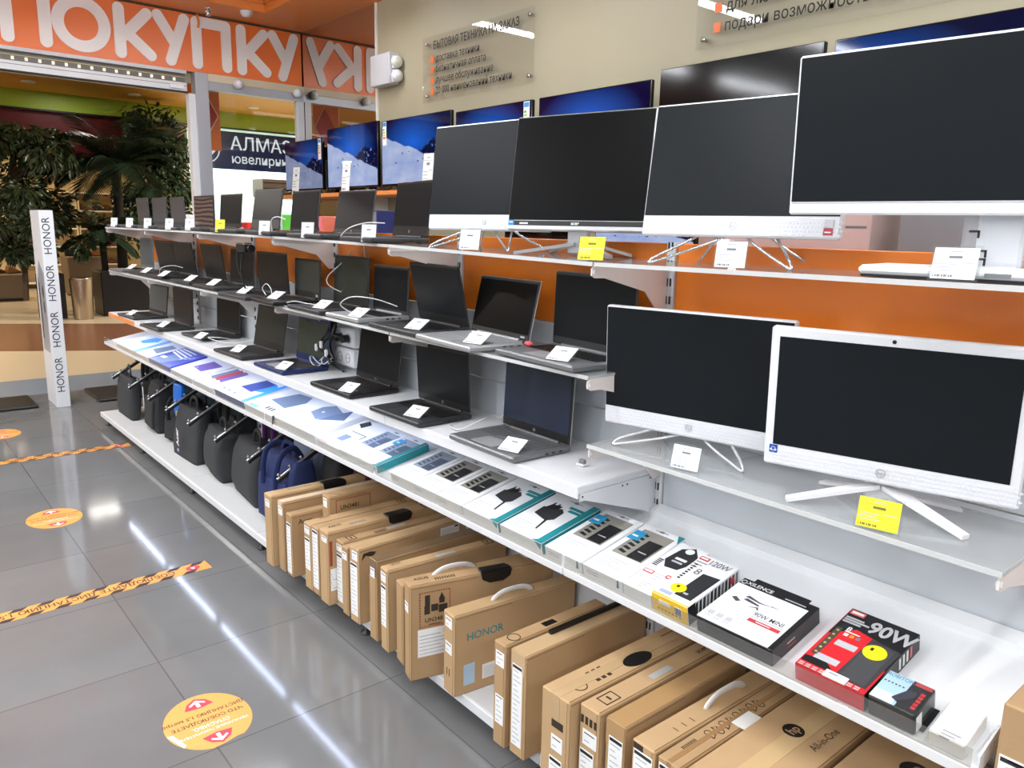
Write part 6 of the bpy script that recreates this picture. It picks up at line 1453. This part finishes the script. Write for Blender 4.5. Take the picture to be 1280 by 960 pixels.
def ficus(name, x, y, label, z0, z1, rad, seed, n=1900, pot=None, ls=1.0):
    rg = random.Random(seed)
    t = thing(name, label, 'tree', (x, y, 0))
    k = MB(); H = z1 - z0
    k.tube(smooth_path([(0, 0, .3), (.02, .01, .8), (-.02, .0, z0 + H * .4), (.03, .02, z0 + H * .8)], 5), .04, bark, 10); br = []
    for i in range(16):
        z = z0 + H * rg.uniform(.05, .75); a = rg.uniform(0, 6.28); L = rad * rg.uniform(.5, .9)
        e = Vector((math.cos(a) * L, math.sin(a) * L, z + L * rg.uniform(.2, .8))); s0 = Vector((0, 0, z - .1)); k.tube([s0, (s0 + e) / 2 + Vector((0, 0, .05)), e], .012, bark, 6); br.append(e)
    k.build('trunk', t)
    k = MB()
    cl = [(Vector((rg.gauss(0, 1) * rad * .48, rg.gauss(0, 1) * rad * .48, z0 + H * (rg.random() ** .9))), rg.uniform(.16, .32)) for _ in range(46)] + [(b, .26) for b in br]
    for i in range(n):
        c, r = rg.choice(cl)
        d = Vector((rg.gauss(0, 1), rg.gauss(0, 1), rg.gauss(0, 1) - .35)).normalized(); q = c + d * r * rg.random() ** .5
        hh = (q.z - z0) / H; lim = rad * (1.05 - .5 * abs(hh - .42) * 1.6)
        if math.hypot(q.x, q.y) > lim or q.z > z1 or q.z < z0 - .05: continue
        leafquad(k, q, (d + Vector((0, 0, -.6))), Vector((rg.gauss(0, 1), rg.gauss(0, 1), 1.2)), ls * rg.uniform(.08, .13), ls * rg.uniform(.04, .06), lf1)
    k.build('foliage', t)
    if pot:
        k = MB(); w, h = pot; k.box((0, 0, h / 2), (w, w, h), P('planter_black', (14, 14, 18), .35), .012); k.build('planter', t)
        k = MB(); k.box((0, 0, h + .002), (w - .06, w - .06, .01), soil, .002); k.build('soil', t)
    return t
ficus('ficus_tree', 1.95, 13.9, 'bushy green indoor tree at the left edge beyond the white column', .95, 2.85, 1.2, 4, 11000, None, 1.2)
t = thing('planter_box', 'tall black planter between the white column and the steel bin', 'planter', (2.3, 13.95, 0))
k = MB(); k.box((0, 0, .35), (.34, .34, .70), P('planter_black', (14, 14, 18), .35), .012); k.build('planter_wall', t)
k = MB(); k.box((0, 0, .702), (.28, .28, .01), soil, .002); k.build('soil', t)
ficus('ficus_tree', 4.2, 14.75, 'dense green indoor tree beside the entrance column', .8, 3.5, .72, 11, 9000, None, 1.15)
t = thing('palm_tree', 'dark indoor palm with arching fronds in a black planter', 'palm', (3.35, 14.1, 0))
k = MB(); k.box((0, 0, .355), (.72, .6, .71), P('planter_black', (14, 14, 18), .35), .012); k.build('planter', t)
k = MB(); k.box((0, 0, .712), (.66, .54, .01), soil, .002); k.build('soil', t)
def palm(cx, cy, zt, nf, seed, r0=.8, th=.07):
    rg = random.Random(seed)
    k = MB(); k.tube([(cx, cy, .7), (cx + .01, cy, zt * .6), (cx, cy, zt)], th, P('palm_trunk', (34, 28, 22), .9, bump=.8, bscale=40), 12, rs=[th * 1.2, th, th * 1.1]); k.build('trunk', t)
    for i in range(nf):
        a = i * 2.4 + rg.uniform(-.2, .2); el = rg.uniform(.15, 1.25); L = r0 * rg.uniform(.85, 1.2); p = Vector((cx, cy, zt)); d = Vector((math.cos(a) * math.cos(el), math.sin(a) * math.cos(el), math.sin(el))); pts = [p.copy()]
        for s in range(10): p = p + d * L / 10; d = (d + Vector((0, 0, -.17))).normalized(); pts.append(p.copy())
        k = MB(); k.tube(pts, .008, lf2, 6, rs=[.012 - .001 * q for q in range(11)])
        for s in range(1, 10):
            for q in range(3):
                f = q / 3; pp = pts[s] * (1 - f) + pts[s + 1] * f; dd = (pts[s + 1] - pts[s]).normalized(); sd = dd.cross(Vector((0, 0, 1))).normalized(); ll = .38 * r0 * math.sin(math.pi * min(1, (s + f + 1) / 11.5)) + .04
                for sg in (-1, 1): leafquad(k, pp, sd * sg + dd * .7 + Vector((0, 0, -.35)), Vector((0, 0, 1)), ll, .05, lf2)
        k.build('frond', t)
palm(.05, .0, 2.32, 34, 2, 1.15); palm(-.24, -.05, 1.25, 16, 5, .7, .05)
t = thing('hanging_banner', 'orange hanging banner with a red diamond behind the entrance column', 'banner', (2.76 * 8.9 / 8, 8.9, 2.33))
k = MB(); k.box((0, 0, .33), (.34, .01, .72), ban_o, .002); k.build('cloth', t)
k = MB(); k.prism([(-.12, .33), (.02, .12), (.14, .33), (.02, .56)], (0, -.005, 0), X3, Z3, .001, P('banner_red', (190, 50, 40), .4)); k.tube([(.02, -.007, .11), (.15, -.007, .33), (.02, -.007, .57)], .004, let_w, 6); k.build('printed_mark', t)
k = MB(); k.tube([(0, 0, .69), (0, 0, 1.27)], .003, ink, 6); k.build('hanging_wire', t)
# ------------------------------------------------------------------ lamps
def area(name, loc, rot, sx, sy, power, col=(246, 249, 255)):
    l = bpy.data.lights.new(name, 'AREA'); l.shape = 'RECTANGLE'; l.size = sx; l.size_y = sy; l.energy = power; l.color = rgb(*col)[:3]
    o = bpy.data.objects.new(name, l); o.location = loc; o.rotation_euler = rot; COL.objects.link(o); return o
ROWS = [(5.95, 3.34), (3.85, 3.2), (1.75, 3.2), (-.35, 3.2), (-2.4, 3.2)]
rown = ['near the entrance', 'over the far laptops', 'over the near laptops', 'overhead', 'behind the camera']
tubem = emat('tube_glow', (248, 250, 255), 45.0)
for (y, z), nm in zip(ROWS, rown):
    for i, xc in enumerate((2.55, .35, -1.85, -4.05)):
        t = thing('pendant_lamp', 'white pendant tube lamp ' + nm + ', ' + ['first', 'second', 'third', 'fourth'][i] + ' from the beige wall', 'lamp', (xc, y, z), (0, 0, 0), 'pendant tube lamps')
        k = MB(); k.box((0, 0, .035), (1.6, .06, .05), white_pl, .006); k.build('lamp_housing', t)
        k = MB(); k.box((0, 0, -.006), (1.56, .05, .032), tubem, .002); k.build('lamp_tube', t)
        for s in (-.7, .7):
            k = MB(); k.tube([(s, 0, .06), (s, 0, 3.46 - z)], .0025, ink, 6); k.build('suspension_wire', t)
        area('tube_light', (xc, y, z - .024), (0, 0, 0), 1.56, .06, PW * (.6, 1.3, 1.6, 1.6)[i] * (1.5 if y > 5 and i else 1))
# mall lamps
for (x, y, p, sx, sy) in ((-1.8, 11.5, 260, .3, .9), (6, 11.5, 330, .3, .9), (2.95, 14.6, 2, .5, .05), (2.95, 14.75, 2, .5, .05), (2.95, 14.9, 2, .5, .05)):
    area('mall_light', (x, y, 3.58), (0, 0, 0), sx, sy, p * MALL, (252, 247, 238))
area('shop_light', (1.5, 18.3, 3.28), (0, 0, 0), 4, .6, 120 * MALL, (255, 234, 200))
area('jewellery_light', (8.5, 17.2, 3.28), (0, 0, 0), 5, 1.2, 420 * MALL, (240, 250, 255))
sp = bpy.data.lights.new('fascia_spot', 'SPOT'); sp.energy = 14; sp.spot_size = R(100); sp.spot_blend = .8; sp.color = rgb(255, 220, 190)[:3]; sp.shadow_soft_size = .04
so = bpy.data.objects.new('fascia_spot', sp); so.location = (4.35, 15.43, 3.17); so.rotation_euler = (R(12), 0, 0); COL.objects.link(so)
w = bpy.data.worlds.new('interior_air'); SC.world = w; w.use_nodes = True; w.node_tree.nodes['Background'].inputs[0].default_value = rgb(225, 222, 215); w.node_tree.nodes['Background'].inputs[1].default_value = .25
# ------------------------------------------------------------------ camera
cam = bpy.data.cameras.new('camera'); cam.sensor_width = 36; cam.lens = 36 * 970.0 / 1280; cam.clip_start = .02
co = bpy.data.objects.new('camera', cam); COL.objects.link(co)
yaw, pitch, roll = .70043, .19789, .02063
fw = Vector((math.sin(yaw) * math.cos(pitch), math.cos(yaw) * math.cos(pitch), -math.sin(pitch))); rt = Vector((math.cos(yaw), -math.sin(yaw), 0)); up = rt.cross(fw)
r2 = rt * math.cos(roll) + up * math.sin(roll); u2 = -rt * math.sin(roll) + up * math.cos(roll)
co.matrix_world = Matrix(((r2.x, u2.x, -fw.x, 0), (r2.y, u2.y, -fw.y, 0), (r2.z, u2.z, -fw.z, 1.53), (0, 0, 0, 1)))
SC.camera = co
SC.view_settings.view_transform = 'Standard'; SC.view_settings.look = 'None'; SC.view_settings.gamma = 1; SC.view_settings.use_curve_mapping = False
SC.view_settings.exposure = EXPO
SC.cycles.use_denoising = True; SC.cycles.max_bounces = 8; SC.cycles.transparent_max_bounces = 16; SC.cycles.caustics_reflective = False; SC.cycles.caustics_refractive = False; SC.cycles.sample_clamp_indirect = 6
